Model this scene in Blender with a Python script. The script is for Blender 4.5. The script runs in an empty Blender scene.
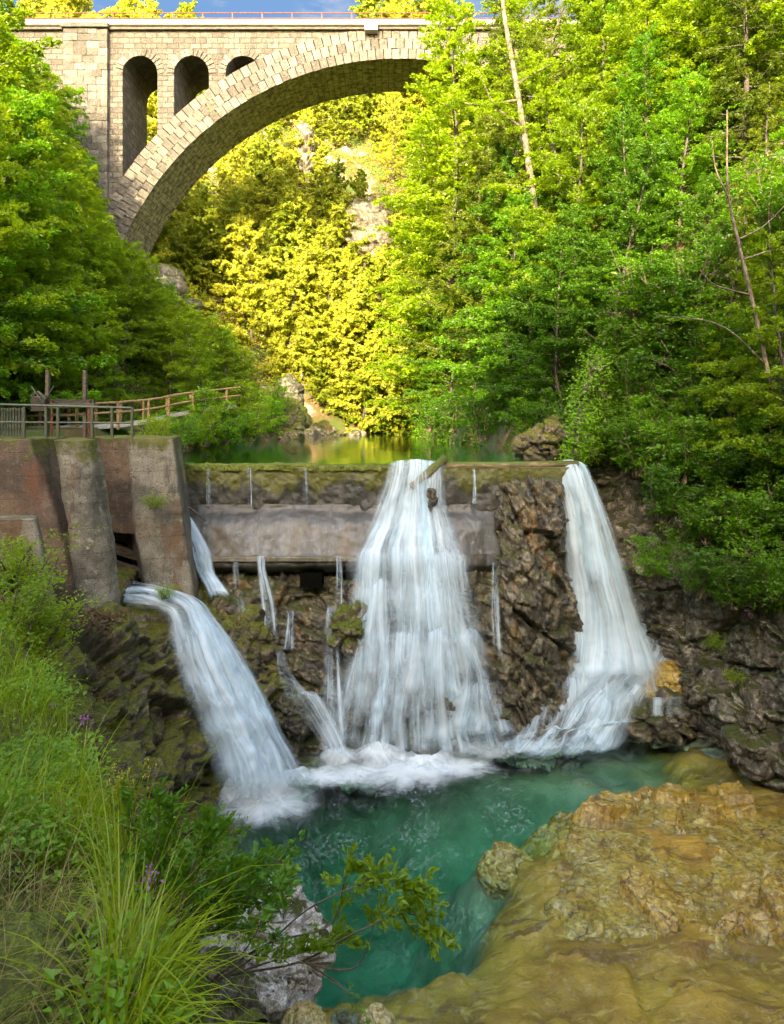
import bpy, math, random, numpy as np
from math import radians as R
S = bpy.context.scene
C = S.collection
rng = np.random.default_rng(11)
random.seed(5)
F, HZ, CX, CZ = 700.0, 415.0, 392.0, 10.4


def at(px, py, Y):
    """world point that lies at distance Y in front of the viewpoint"""
    return np.array([(px - CX) / F * Y, Y, CZ + (HZ - py) / F * Y])


# ------------------------------------------------------------------ noise
def _hash(i, j, k, s):
    i = i.astype(np.int64).astype(np.uint64); j = j.astype(np.int64).astype(np.uint64); k = k.astype(np.int64).astype(np.uint64)
    m = np.uint64(0xffffffff)
    n = (i * np.uint64(73856093)) ^ (j * np.uint64(19349663)) ^ (k * np.uint64(83492791)) ^ np.uint64((s * 2654435761) & 0xffffffff)
    n &= m
    n = ((n ^ (n >> np.uint64(15))) * np.uint64(2246822519)) & m
    n = ((n ^ (n >> np.uint64(13))) * np.uint64(3266489917)) & m
    return ((n ^ (n >> np.uint64(16))) & np.uint64(0xffffff)).astype(np.float64) / float(0x1000000)


def vnoise(p, s=0):
    p = np.asarray(p, float)
    i = np.floor(p); f = p - i
    u = f * f * (3 - 2 * f)
    out = 0
    for a in (0, 1):
        for b in (0, 1):
            for c in (0, 1):
                w = (u[:, 0] if a else 1 - u[:, 0]) * (u[:, 1] if b else 1 - u[:, 1]) * (u[:, 2] if c else 1 - u[:, 2])
                out = out + w * _hash(i[:, 0] + a, i[:, 1] + b, i[:, 2] + c, s)
    return out * 2 - 1


def fbm(p, octv=4, s=0, gain=.5):
    p = np.asarray(p, float)
    o = 0; a = 1
    for q in range(octv):
        o = o + a * vnoise(p, s + q * 17); p = p * 2.03 + 3.1; a *= gain
    return o


def cells(p, s=0):
    i = np.floor(p)
    n = len(p)
    d1 = np.full(n, 9e9); d2 = np.full(n, 9e9)
    rel = np.zeros((n, 3)); cid = np.zeros((n, 3))
    for a in (-1, 0, 1):
        for b in (-1, 0, 1):
            for c in (-1, 0, 1):
                ci = i + np.array([a, b, c])
                x, y, z = ci[:, 0], ci[:, 1], ci[:, 2]
                pt = ci + np.stack([_hash(x, y, z, s + 1), _hash(x, y, z, s + 2), _hash(x, y, z, s + 3)], 1)
                v = p - pt
                d = (v * v).sum(1)
                near = d < d1
                d2 = np.where(near, d1, np.minimum(d2, d))
                rel[near] = v[near]; cid[near] = ci[near]
                d1 = np.where(near, d, d1)
    x, y, z = cid.T
    r = _hash(x, y, z, s + 4)
    t = np.stack([_hash(x, y, z, s + 5), _hash(x, y, z, s + 6), _hash(x, y, z, s + 7)], 1) * 2 - 1
    return np.sqrt(d1), np.sqrt(d2), r, t, rel


def rocky(P, sc=1.0, amp=1.0, s=0, strata=1.5, rot=0.5, lev=((.62, .4), (1.5, .2), (3.7, .06)), ew=.14, tl=.6, fb=1., wp=.11):
    """fractured rock: offset along the normal, blocks within blocks"""
    c, n = math.cos(rot), math.sin(rot)
    Q = np.stack([c * P[:, 0] - n * P[:, 2], P[:, 1], (n * P[:, 0] + c * P[:, 2]) * strata], 1) / sc
    Q = Q + wp * np.stack([fbm(Q * 1.3, 3, s + 50), fbm(Q * 1.3, 3, s + 60), fbm(Q * 1.3, 3, s + 70)], 1)
    o = fbm(Q * .35, 3, s + 9) * .25
    for f, a in lev:
        d1, d2, r, t, rel = cells(Q * f, s + int(f * 10))
        e = np.clip((d2 - d1) / ew, 0, 1)
        o = o + a * ((r - .5) * 1.35 + (t * rel).sum(1) * tl - (1 - e) ** 2 * .35)
    o = o + .05 * fb * fbm(Q * 4.5, 4, s + 5)
    return o * amp * sc


# ------------------------------------------------------------------ meshes
def mesh_np(name, V, Q, mat=None, uv=None, uv2=None, smooth=True, parent=None, loc=None):
    me = bpy.data.meshes.new(name)
    V = np.asarray(V, np.float32); Q = np.asarray(Q, np.int32)
    me.vertices.add(len(V)); me.vertices.foreach_set('co', V.ravel())
    me.loops.add(Q.size); me.polygons.add(len(Q))
    me.loops.foreach_set('vertex_index', Q.ravel())
    me.polygons.foreach_set('loop_start', np.arange(len(Q), dtype=np.int32) * 4)
    me.polygons.foreach_set('use_smooth', np.full(len(Q), bool(smooth)))
    me.update(calc_edges=True)
    for nm, u in (('UVMap', uv), ('UVB', uv2)):
        if u is not None:
            l = me.uv_layers.new(name=nm)
            l.data.foreach_set('uv', np.asarray(u, np.float32)[Q.ravel()].ravel())
    if mat: me.materials.append(mat)
    o = bpy.data.objects.new(name, me)
    C.objects.link(o)
    if parent: o.parent = parent
    if loc is not None: o.location = loc
    return o


def tag(o, label=None, cat=None, group=None, kind=None):
    if label: o['label'] = label
    if cat: o['category'] = cat
    if group: o['group'] = group
    if kind: o['kind'] = kind
    return o


def empty(name, loc=(0, 0, 0), label=None, cat=None, group=None, rz=0, sc=1):
    o = bpy.data.objects.new(name, None)
    C.objects.link(o)
    o.location = [float(v) for v in loc]; o.rotation_euler = (0, 0, rz)
    o.scale = (sc, sc, sc) if np.isscalar(sc) else sc
    o.empty_display_size = .3
    return tag(o, label, cat, group)


def copy_tree(root, **kw):
    r = root.copy(); C.objects.link(r)
    for k in ('label', 'category', 'group'):
        if k in r and k != 'category': del r[k]
    for ch in root.children:
        c = ch.copy(); C.objects.link(c); c.parent = r
    return r


def gridq(nu, nv, closed=False):
    i = np.arange(nv - 1)[:, None] * nu; j = np.arange(nu if closed else nu - 1)[None, :]
    j2 = (j + 1) % nu
    return np.stack([i + j, i + j2, i + nu + j2, i + nu + j], -1).reshape(-1, 4)


class MB:
    def __init__(s): s.V = []; s.Q = []; s.n = 0
    def add(s, V, Q):
        s.V.append(np.asarray(V, float)); s.Q.append(np.asarray(Q) + s.n); s.n += len(V); return s
    def box(s, lo, hi, jit=0):
        (a, b, c), (d, e, f) = lo, hi
        V = np.array([(a, b, c), (d, b, c), (d, e, c), (a, e, c), (a, b, f), (d, b, f), (d, e, f), (a, e, f)], float)
        if jit: V = V + rng.normal(0, jit, V.shape)
        return s.add(V, [(0, 3, 2, 1), (4, 5, 6, 7), (0, 1, 5, 4), (1, 2, 6, 5), (2, 3, 7, 6), (3, 0, 4, 7)])
    def tube(s, path, rad, sides=8, cap=True):
        V, Q = tube_np(path, rad, sides, cap); return s.add(V, Q)
    def beam(s, a, b, w, h):
        a, b = np.array(a, float), np.array(b, float)
        t = (b - a) / np.linalg.norm(b - a)
        up = np.array([0, 0, 1.]) if abs(t[2]) < .9 else np.array([0, 1., 0])
        x = np.cross(t, up); x /= np.linalg.norm(x); y = np.cross(x, t)
        V = []
        for p in (a, b):
            for sx, sy in ((-1, -1), (1, -1), (1, 1), (-1, 1)): V.append(p + x * sx * w / 2 + y * sy * h / 2)
        return s.add(V, [(0, 1, 2, 3), (7, 6, 5, 4), (0, 4, 5, 1), (1, 5, 6, 2), (2, 6, 7, 3), (3, 7, 4, 0)])
    def build(s, name, mat, parent=None, smooth=False, bevel=0):
        o = mesh_np(name, np.concatenate(s.V), np.concatenate(s.Q), mat, smooth=smooth, parent=parent)
        if bevel:
            m = o.modifiers.new('b', 'BEVEL'); m.width = bevel; m.segments = 2; m.limit_method = 'ANGLE'
        return o


def tube_np(path, rad, sides=8, cap=True):
    P = np.asarray(path, float); n = len(P)
    rad = np.broadcast_to(np.asarray(rad, float), (n,)) if np.ndim(rad) else np.full(n, rad)
    if cap:
        P = np.concatenate([P[:1], P, P[-1:]]); rad = np.concatenate([[1e-4], rad, [1e-4]]); n += 2
    T = np.gradient(P, axis=0)
    if cap: T[0] = T[1]; T[-1] = T[-2]
    T /= np.linalg.norm(T, axis=1)[:, None] + 1e-9
    ref = np.array([0, 0, 1.]) if abs(T[:, 2]).mean() < .8 else np.array([1., 0.1, 0])
    X = np.cross(T, ref); X /= np.linalg.norm(X, axis=1)[:, None] + 1e-9
    Y = np.cross(T, X)
    a = np.arange(sides) / sides * 2 * np.pi
    V = P[:, None] + rad[:, None, None] * (np.cos(a)[None, :, None] * X[:, None] + np.sin(a)[None, :, None] * Y[:, None])
    return V.reshape(-1, 3), gridq(sides, n, True)


def cr(P, n):
    """Catmull-Rom resample along axis 0"""
    P = np.asarray(P, float); m = len(P)
    t = np.linspace(0, m - 1, n); i = np.minimum(t.astype(int), m - 2); f = (t - i).reshape((-1,) + (1,) * (P.ndim - 1))
    g = lambda k: P[np.clip(k, 0, m - 1)]
    p0 = np.where((i == 0).reshape(f.shape), 2 * g(i) - g(i + 1), g(i - 1))
    p3 = np.where((i == m - 2).reshape(f.shape), 2 * g(i + 1) - g(i), g(i + 2))
    p1, p2 = g(i), g(i + 1)
    return .5 * (2 * p1 + (p2 - p0) * f + (2 * p0 - 5 * p1 + 4 * p2 - p3) * f ** 2 + (3 * p1 - p0 - 3 * p2 + p3) * f ** 3)


def loft(ctrl, nu, nv):
    G = np.asarray(ctrl, float)          # rows (v) x columns (u) x 3
    G = cr(G, nv)
    return cr(G.transpose(1, 0, 2), nu).transpose(1, 0, 2)   # nv x nu x 3


def normals(G):
    du = np.gradient(G, axis=1); dv = np.gradient(G, axis=0)
    N = np.cross(du, dv); N /= np.linalg.norm(N, axis=2)[..., None] + 1e-9
    return N


def rock_loft(name, ctrl, nu, nv, mat, sc=1., amp=1., s=0, out=(0, -1, .4), strata=1.5, rot=.5, parent=None, smooth=True, fade=None):
    G = loft(ctrl, nu, nv)
    N = normals(G)
    if (N.mean((0, 1)) * np.array(out)).sum() < 0: N = -N
    N = N * .75 + np.array(out) / np.linalg.norm(out) * .25
    d = rocky(G.reshape(-1, 3), sc, amp, s, strata, rot).reshape(nv, nu)
    if fade is not None: d = d * fade(G)
    G2 = G + N * d[..., None]
    o = mesh_np(name, G2.reshape(-1, 3), gridq(nu, nv), mat, smooth=smooth, parent=parent)
    return o, G2


def boulder(name, c, r, mat, s=0, sc=None, amp=1., n=90, flat=1., rot=.4, strata=1.5, parent=None):
    """closed rock about c with half sizes r"""
    th = np.linspace(0, np.pi, n); ph = np.arange(2 * n) / (2 * n) * 2 * np.pi
    T, Ph = np.meshgrid(th, ph, indexing='ij')
    D = np.stack([np.sin(T) * np.cos(Ph), np.sin(T) * np.sin(Ph), np.cos(T)], -1).reshape(-1, 3)
    D = np.sign(D) * np.abs(D) ** flat
    P = D * np.array(r)
    sc = sc or max(r) * .9
    d = rocky(P + np.array(c), sc, amp, s, strata, rot)
    P = P + D / np.linalg.norm(D, axis=1)[:, None] * d[:, None]
    # close the seam at the poles
    P[:2 * n] = P[:2 * n].mean(0); P[-2 * n:] = P[-2 * n:].mean(0)
    return mesh_np(name, P, gridq(2 * n, n, True), mat, smooth=True, loc=[float(v) for v in c], parent=parent)


# ------------------------------------------------------------------ node helper
class NT:
    def __init__(s, name):
        s.mat = bpy.data.materials.new(name); s.mat.use_nodes = True
        s.t = s.mat.node_tree; s.t.nodes.clear()
        s.out = s.t.nodes.new('ShaderNodeOutputMaterial')
    def n(s, typ, out=0, **kw):
        nd = s.t.nodes.new('ShaderNode' + typ)
        for k, v in kw.items():
            if k.startswith('_'): setattr(nd, k[1:], v)
        for k, v in kw.items():
            if k.startswith('_'): continue
            inp = nd.inputs[int(k[1:])] if k[0] == 'i' and k[1:].isdigit() else nd.inputs[k.replace('_', ' ')]
            s.set(inp, v)
        return nd.outputs[out]
    def set(s, inp, v):
        if isinstance(v, bpy.types.NodeSocket): s.t.links.new(v, inp)
        elif hasattr(inp.default_value, '__len__') and not np.isscalar(v):
            v = tuple(v); k = len(inp.default_value)
            inp.default_value = v if len(v) == k else v + (1.,) * (k - len(v))
        else: inp.default_value = v
    def mixc(s, f, a, b, mode='MIX'):
        return s.n('Mix', 2, _data_type='RGBA', _blend_type=mode, i0=f, i6=a, i7=b)
    def m(s, op, a, b=0., c=0.):
        nd = s.t.nodes.new('ShaderNodeMath'); nd.operation = op
        for i, v in enumerate((a, b, c)): s.set(nd.inputs[i], v)
        return nd.outputs[0]
    def step(s, v, lo, hi, a=0., b=1.):
        return s.n('MapRange', 0, _interpolation_type='SMOOTHSTEP', Value=v, From_Min=lo, From_Max=hi, To_Min=a, To_Max=b)
    def noise(s, vec, scale, detail=4., rough=.55, dist=0., col=False):
        return s.n('TexNoise', 1 if col else 0, Vector=vec, Scale=scale, Detail=detail, Roughness=rough, Distortion=dist)
    def pos(s): return s.n('NewGeometry', 0)
    def nz(s): return s.n('SeparateXYZ', 2, Vector=s.n('NewGeometry', 1))
    def xyz(s, v):
        nd = s.t.nodes.new('ShaderNodeSeparateXYZ'); s.t.links.new(v, nd.inputs[0]); return nd.outputs
    def vmul(s, v, k): return s.n('VectorMath', 0, _operation='MULTIPLY', i0=v, i1=k)
    def bump(s, h, st=.5, dist=.05, nrm=None):
        kw = dict(Strength=st, Distance=dist, Height=h)
        if nrm is not None: kw['Normal'] = nrm
        return s.n('Bump', **kw)
    def pbr(s, **kw):
        return s.n('BsdfPrincipled', **kw)
    def done(s, surf, vol=None):
        s.t.links.new(surf, s.out.inputs['Surface'])
        if vol is not None: s.t.links.new(vol, s.out.inputs['Volume'])
        return s.mat


def rock_mat(name, c1, c2, c3, moss=.5, mosscol=(.07, .085, .008), wet=.35, vein=None, scale=1.0, bump=.7, silt=True, stain=None, fis=None):
    t = NT(name); p = t.pos()
    n1 = t.noise(p, .7 * scale, 5, .6); n2 = t.noise(p, 3.1 * scale, 6, .65); n3 = t.noise(p, 14 * scale, 5, .7)
    col = t.mixc(t.step(n1, .36, .62), c1, c2)
    col = t.mixc(t.step(n2, .45, .68), col, c3)
    if stain: col = t.mixc(t.step(t.noise(t.vmul(p, (1, 1, .45)), 1.1, 5, .65), .55, .72), col, stain)
    col = t.mixc(t.step(n3, .38, .62, .85, .0), col, t.mixc(.7, col, (.02, .018, .014)))
    vo = t.n('TexVoronoi', 0, _feature='DISTANCE_TO_EDGE', Vector=t.n('VectorMath', 0, _operation='ADD', i0=t.vmul(p, (1, 1, 1.8)), i1=t.vmul(t.noise(p, 1.6, 4, .6, col=True), (.9, .9, .9))), Scale=1.9 * scale)
    crack = t.step(vo, 0., .035)
    if fis: col = t.mixc(t.m('MULTIPLY', t.step(vo, .045, 0.), t.step(t.noise(p, 1.1, 3), .4, .55)), col, fis)
    if vein: col = t.mixc(t.step(t.noise(t.vmul(p, (1, 1, 2.5)), 5 * scale, 6, .7, .8), .56, .66), col, vein)
    mz = t.m('ADD', t.m('MULTIPLY', t.nz(), .55), t.noise(p, 1.7, 5, .65))
    ms = t.step(mz, 1.0 - moss * .5 - .08, 1.0 - moss * .5 + .1)
    mcol = t.mixc(t.noise(p, 6, 4, .7), tuple(v * .2 for v in mosscol), tuple(v * 1.5 for v in mosscol))
    mcol = t.mixc(t.step(t.noise(p, 19, 4, .75), .42, .62), t.mixc(.6, mcol, (.02, .018, .006)), mcol)
    col = t.mixc(ms, col, mcol)
    if silt: col = t.mixc(t.step(t.m('ADD', t.xyz(p)[2], t.m('MULTIPLY', n2, .4)), .1, -.35), col, t.mixc(n1, (.62, .65, .5), (.4, .46, .3)))
    h = t.m('ADD', t.m('MULTIPLY', n2, .6), t.m('ADD', t.m('MULTIPLY', n3, .35), t.m('MULTIPLY', crack, .25)))
    h = t.m('ADD', h, t.m('MULTIPLY', ms, t.m('MULTIPLY', t.noise(p, 45, 3, .7), .5)))
    b = t.bump(h, bump, .12 / scale)
    rough = t.m('MULTIPLY_ADD', ms, .5, t.step(t.noise(p, 2.2, 3), .35, .65, wet, min(.9, wet + .35)))
    return t.done(t.pbr(Base_Color=col, Roughness=rough, Normal=b, Specular_IOR_Level=.5))


def simple(name, c, c2=None, scale=6, rough=.7, metal=0., bump=.3, vec=(1, 1, 1), moss=0):
    t = NT(name); p = t.pos()
    n = t.noise(t.vmul(p, vec), scale, 5, .65)
    col = t.mixc(t.step(n, .35, .65), c, c2 or tuple(v * .55 for v in c))
    if moss:
        ms = t.step(t.m('ADD', t.m('MULTIPLY', t.nz(), .4), t.noise(p, 3, 4)), 1.0 - moss * .5 - .1, 1.0 - moss * .5 + .1)
        col = t.mixc(ms, col, t.mixc(t.noise(p, 20), (.04, .05, .006), (.11, .13, .012)))
    return t.done(t.pbr(Base_Color=col, Roughness=rough, Metallic=metal, Normal=t.bump(n, bump, .03)))


def leaf_mat(name, c1, c2, tr, mixt=.45, var=.25):
    t = NT(name)
    oi = t.n('ObjectInfo', 5)
    p = t.pos()
    n = t.noise(p, .55, 3, .6); n2 = t.noise(p, 9, 2, .5)
    f = t.m('ADD', t.m('MULTIPLY', n, .8), t.m('ADD', t.m('MULTIPLY', n2, .5), t.m('MULTIPLY', t.m('SUBTRACT', oi, .5), var * 1.6)))
    k = t.step(f, .35, .95)
    col = t.mixc(k, c1, c2)
    tc = t.mixc(k, tuple(v * .7 for v in tr), tr)
    d = t.n('BsdfDiffuse', Color=col)
    q = t.n('BsdfTranslucent', Color=tc)
    g = t.n('BsdfGlossy', Color=(1, 1, 1), Roughness=.45)
    s1 = t.n('MixShader', i0=mixt, i1=d, i2=q)
    return t.done(t.n('MixShader', i0=.02, i1=s1, i2=g))


# ------------------------------------------------------------------ materials
M = {}
M['bark'] = simple('bark', (.12, .1, .075), (.045, .038, .03), 5, .9, bump=.8, vec=(3, 3, .6))
M['birch'] = simple('pale_bark', (.19, .155, .11), (.06, .048, .03), 4, .85, bump=.6, vec=(1.2, 1.2, 1))
M['twig'] = simple('twig_bark', (.17, .12, .08), (.07, .05, .035), 12, .85)
M['leaf_green'] = leaf_mat('beech_leaf', (.07, .19, .006), (.18, .35, .012), (.3, .55, .012), .5)
M['leaf_shaded'] = leaf_mat('shaded_leaf', (.04, .12, .006), (.1, .21, .01), (.16, .34, .01), .42)  # deeper shade low on the slope put into the leaf colour
M['leaf_sunlit'] = leaf_mat('sunlit_leaf', (.2, .27, .012), (.42, .43, .04), (.62, .64, .05), .45, .5)  # golden sunlight on the far trees put into the leaf colour
M['leaf_lime'] = leaf_mat('lime_leaf', (.13, .235, .006), (.25, .36, .01), (.42, .56, .012), .5)
M['needle'] = leaf_mat('needle', (.075, .13, .008), (.17, .22, .012), (.28, .34, .012), .4)
M['grass'] = leaf_mat('grass_blade', (.09, .18, .004), (.27, .35, .008), (.42, .54, .008), .42)
M['straw'] = leaf_mat('straw_blade', (.2, .16, .05), (.3, .24, .08), (.3, .24, .06), .3)
M['shrubleaf'] = leaf_mat('shrub_leaf', (.055, .16, .008), (.15, .3, .014), (.26, .48, .015), .42)
M['rock_fall'] = rock_mat('wet_rock', (.1, .082, .046), (.032, .027, .018), (.27, .225, .13), .3, wet=.16, stain=(.27, .15, .04))
M['rock_dark'] = rock_mat('dark_wet_rock', (.075, .058, .04), (.03, .025, .02), (.17, .135, .09), .3, wet=.22)
M['rock_left'] = rock_mat('bank_rock', (.12, .092, .05), (.035, .029, .018), (.3, .235, .13), .5, (.17, .175, .012), wet=.4)
M['rock_cliff'] = rock_mat('cliff_rock', (.17, .145, .095), (.055, .047, .03), (.38, .34, .25), .36, wet=.45, stain=(.22, .13, .035))
M['rock_white'] = rock_mat('limestone', (.62, .59, .53), (.3, .26, .2), (.78, .75, .7), .1, wet=.6, vein=(.7, .68, .64), scale=2.2)
M['rock_ochre'] = rock_mat('ochre_rock', (.44, .29, .032), (.29, .17, .014), (.5, .38, .1), -1.2, wet=.22, scale=.75, bump=.4, stain=(.3, .16, .02), vein=(.44, .35, .17), silt=False, fis=(.07, .04, .01))
M['rock_moss'] = rock_mat('mossy_rock', (.2, .15, .08), (.1, .07, .035), (.42, .38, .32), .85, (.14, .175, .012), wet=.6)
M['rock_pale'] = rock_mat('pale_ochre_boulder', (.6, .46, .17), (.5, .37, .1), (.62, .5, .25), -1.2, wet=.35, silt=False)


def concrete_mat(name, base, dark, rust=None, rustamt=.5, topz=9.8, moss=.55):
    t = NT(name); p = t.pos()
    n1 = t.noise(p, .8, 5, .65); n2 = t.noise(p, 5, 6, .7); n3 = t.noise(p, 28, 4, .7)
    col = t.mixc(t.step(n1, .35, .65), base, dark)
    col = t.mixc(t.step(n2, .52, .72), col, tuple(v * 1.35 for v in base))
    if rust: col = t.mixc(t.step(t.noise(t.vmul(p, (1, 1, .35)), .75, 5, .6), .62 - rustamt * .3, .72 - rustamt * .3), col, t.mixc(n2, rust, tuple(v * .45 for v in rust)))
    col = t.mixc(t.step(t.noise(t.vmul(p, (1, 1, .16)), 2.4, 5, .7), .54, .7, 0, .75), col, tuple(v * .4 for v in dark))
    pit = t.step(n3, .36, .46)
    col = t.mixc(pit, tuple(v * .35 for v in dark), col)
    z = t.xyz(p)[2]
    near_top = t.step(z, topz - 1.3, topz + .1)
    mm = t.m('ADD', t.m('MULTIPLY', t.nz(), .25), t.m('ADD', t.noise(p, 2.2, 5, .7), t.m('MULTIPLY', near_top, .3)))
    ms = t.step(mm, 1.12 - moss * .5, 1.24 - moss * .5)
    col = t.mixc(ms, col, t.mixc(t.noise(p, 11), (.035, .04, .006), (.13, .13, .012)))
    fw = t.step(t.m('ABSOLUTE', t.m('SUBTRACT', t.m('FRACT', t.m('MULTIPLY', z, 1.55)), .5)), .0, .02)
    col = t.mixc(t.m('MULTIPLY', t.m('SUBTRACT', 1., fw), .45), col, (.03, .026, .02))
    h = t.m('ADD', t.m('MULTIPLY', n2, .5), t.m('ADD', t.m('MULTIPLY', n3, .35), t.m('ADD', t.m('MULTIPLY', fw, .3), t.m('MULTIPLY', ms, .4))))
    return t.done(t.pbr(Base_Color=col, Roughness=.75, Normal=t.bump(h, .6, .06)))


M['pier'] = concrete_mat('pier_concrete', (.225, .2, .145), (.085, .073, .05), (.17, .1, .045), .2, moss=.86)
M['pier_rust'] = concrete_mat('rusty_concrete', (.15, .1, .06), (.06, .043, .028), (.16, .072, .03), .4, moss=.8)


def dam_mat():
    t = NT('dam_concrete'); p = t.pos()
    n1 = t.noise(t.vmul(p, (1, 1, .3)), 1.3, 6, .7); n2 = t.noise(p, 6, 6, .7); n3 = t.noise(p, 25, 4, .7)
    col = t.mixc(t.step(n1, .38, .62), (.05, .047, .033), (.018, .018, .013))
    col = t.mixc(t.step(n2, .55, .72), col, (.1, .092, .065))
    z = t.xyz(p)[2]
    f = t.m('ADD', t.m('MULTIPLY', t.step(z, 7.0, 8.75), .42), t.noise(t.vmul(p, (1, 1, .45)), 1.6, 6, .72))
    ms = t.step(f, .68, .82)
    col = t.mixc(ms, col, t.mixc(t.noise(p, 9, 4), (.03, .035, .005), (.12, .115, .012)))
    h = t.m('ADD', t.m('MULTIPLY', n2, .6), t.m('MULTIPLY', n3, .3))
    return t.done(t.pbr(Base_Color=col, Roughness=.45, Normal=t.bump(h, .7, .08)))


def apron_mat():
    t = NT('apron_concrete'); p = t.pos()
    n1 = t.noise(t.vmul(p, (1.6, 1, .25)), 1.5, 6, .7); n2 = t.noise(p, 5, 6, .7); n3 = t.noise(p, 30, 4, .7)
    col = t.mixc(t.step(n1, .36, .62), (.115, .117, .108), (.042, .039, .03))
    col = t.mixc(t.step(n2, .58, .72), col, (.21, .212, .195))
    col = t.mixc(t.step(t.noise(t.vmul(p, (1, 1, .3)), .9, 5, .7), .52, .66), col, (.075, .055, .03))
    col = t.mixc(t.step(t.xyz(p)[2], 6.5, 7.05, 0, .8), col, (.04, .036, .026))
    col = t.mixc(t.step(t.noise(t.vmul(p, (1, 1, .12)), 2.1, 4, .7), .64, .72), col, (.1, .11, .03))
    h = t.m('ADD', t.m('MULTIPLY', n2, .6), t.m('MULTIPLY', n3, .3))
    return t.done(t.pbr(Base_Color=col, Roughness=.38, Normal=t.bump(h, .5, .06)))


M['dam'] = dam_mat(); M['apron'] = apron_mat()
M['wood_new'] = simple('fence_timber', (.36, .22, .1), (.25, .15, .07), 7, .75, vec=(1, 1, 1))
M['wood_old'] = simple('old_timber', (.13, .1, .07), (.05, .04, .03), 6, .85, vec=(.5, 1, 3))
M['wood_moss'] = simple('mossy_timber', (.26, .19, .1), (.1, .075, .04), 5, .8, vec=(.4, 2, 2), moss=.75)
M['iron_green'] = simple('green_iron', (.045, .075, .055), (.1, .085, .05), 8, .55, .2)
M['iron_dark'] = simple('dark_iron', (.04, .045, .04), (.075, .05, .03), 8, .5, .4)
M['iron_rust'] = simple('rusty_iron', (.17, .055, .018), (.09, .03, .012), 8, .75, .2)
M['pipe'] = simple('white_coping', (.36, .34, .31), (.26, .24, .21), 3, .5)


def masonry(name, c1, c2, mortar, bw=.95, bh=.46, soffit=False):
    t = NT(name); p = t.pos(); x, y, z = t.xyz(p)
    v = t.n('CombineXYZ', X=t.m('ADD', x, y), Y=z)
    if soffit: v = t.n('CombineXYZ', X=y, Y=t.m('ADD', t.m('MULTIPLY', z, .8), t.m('MULTIPLY', x, .8)))
    v = t.n('VectorMath', 0, _operation='ADD', i0=v, i1=t.vmul(t.noise(p, 1.3, 3, col=True), (.12, .1, 0)))
    nd = t.t.nodes.new('ShaderNodeTexBrick')
    t.t.links.new(v, nd.inputs['Vector'])
    for k, q in (('Color1', c1 + (1,)), ('Color2', c2 + (1,)), ('Mortar', mortar + (1,)), ('Scale', 1.), ('Mortar Size', .035), ('Mortar Smooth', .4), ('Bias', 0.), ('Brick Width', bw), ('Row Height', bh)):
        nd.inputs[k].default_value = q
    n2 = t.noise(p, 2.2, 5, .7); n3 = t.noise(p, 8, 4, .7)
    col = t.mixc(t.step(n2, .4, .66, 0, .85), nd.outputs[0], (.055, .048, .038))
    col = t.mixc(t.step(n3, .55, .75, 0, .6), col, (.24, .215, .17))
    if not soffit: col = t.mixc(t.step(t.noise(t.vmul(p, (1, 1, .12)), .9, 5, .7), .54, .7, 0, .7), col, (.045, .04, .032))
    h = t.m('ADD', t.m('MULTIPLY', nd.outputs[1], -1.), t.m('MULTIPLY', n3, .9))
    return t.done(t.pbr(Base_Color=col, Roughness=.9, Normal=t.bump(h, 1., .22)))


M['stone'] = masonry('rubble_masonry', (.19, .165, .125), (.085, .073, .055), (.06, .052, .04))
M['stone_soffit'] = masonry('soffit_masonry', (.5, .45, .28), (.36, .32, .19), (.2, .18, .12), .9, .5, True)  # soffit colour raised above the walls to carry bounced light
t = NT('dressed_stone'); p = t.pos()
ri = t.n('NewGeometry', 8)
col = t.mixc(ri, (.075, .066, .05), (.23, .205, .16))
col = t.mixc(t.step(t.noise(p, 1.6, 6, .7), .42, .66, 0, .85), col, (.07, .06, .047))
col = t.mixc(t.step(t.noise(p, 7, 4, .7), .5, .75, 0, .6), col, (.25, .225, .18))
M['stone_ring'] = t.done(t.pbr(Base_Color=col, Roughness=.9, Normal=t.bump(t.m('ADD', t.noise(p, 2.6, 5, .7), t.noise(p, 9, 4, .7)), 1., .22)))


def water_fall_mat(lo=.72, top=.05):
    t = NT('falling_water')
    uv = t.n('UVMap', 0, _uv_map='UVMap'); ub = t.xyz(t.n('UVMap', 0, _uv_map='UVB'))
    u, v = ub[0], ub[1]
    uv = t.n('VectorMath', 0, _operation='ADD', i0=uv, i1=t.vmul(t.noise(t.vmul(uv, (.9, .45, 1)), 1., 2, .5, col=True), (.35, 0, 0)))
    a = t.noise(t.vmul(uv, (3.2, .1, 1)), 1., 3, .5, .15)
    b = t.noise(t.vmul(uv, (11., .16, 1)), 1., 3, .5, .1)
    c = t.m('MULTIPLY_ADD', t.noise(t.vmul(uv, (.9, .55, 1)), 1., 3, .5), 2.2, -.6)
    w = t.m('MULTIPLY', t.m('SUBTRACT', t.noise(t.vmul(uv, (2.5, .9, 1)), 1., 4), .5), .22)
    e = t.m('MULTIPLY', t.step(t.m('ADD', u, w), .0, .2), t.step(t.m('ADD', u, w), 1., .8))
    s = t.m('ADD', t.m('MULTIPLY', a, 1.1), t.m('ADD', t.m('MULTIPLY', b, .4), t.m('MULTIPLY', c, .5)))
    al = t.step(s, lo - .1, lo + .6)
    al = t.m('MULTIPLY', t.m('MULTIPLY', al, e), t.m('MULTIPLY', t.step(v, 0., top), t.step(v, 1., .86)))
    al = t.m('MULTIPLY', al, .95)
    col = t.mixc(t.step(b, .3, .7), (.5, .72, .84), (.86, .95, 1.))
    d = t.n('BsdfDiffuse', Color=col); q = t.n('BsdfTranslucent', Color=(.8, .88, .92))
    sh = t.n('MixShader', i0=.4, i1=d, i2=q)
    return t.done(t.n('MixShader', i0=al, i1=t.n('BsdfTransparent'), i2=sh))


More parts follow.
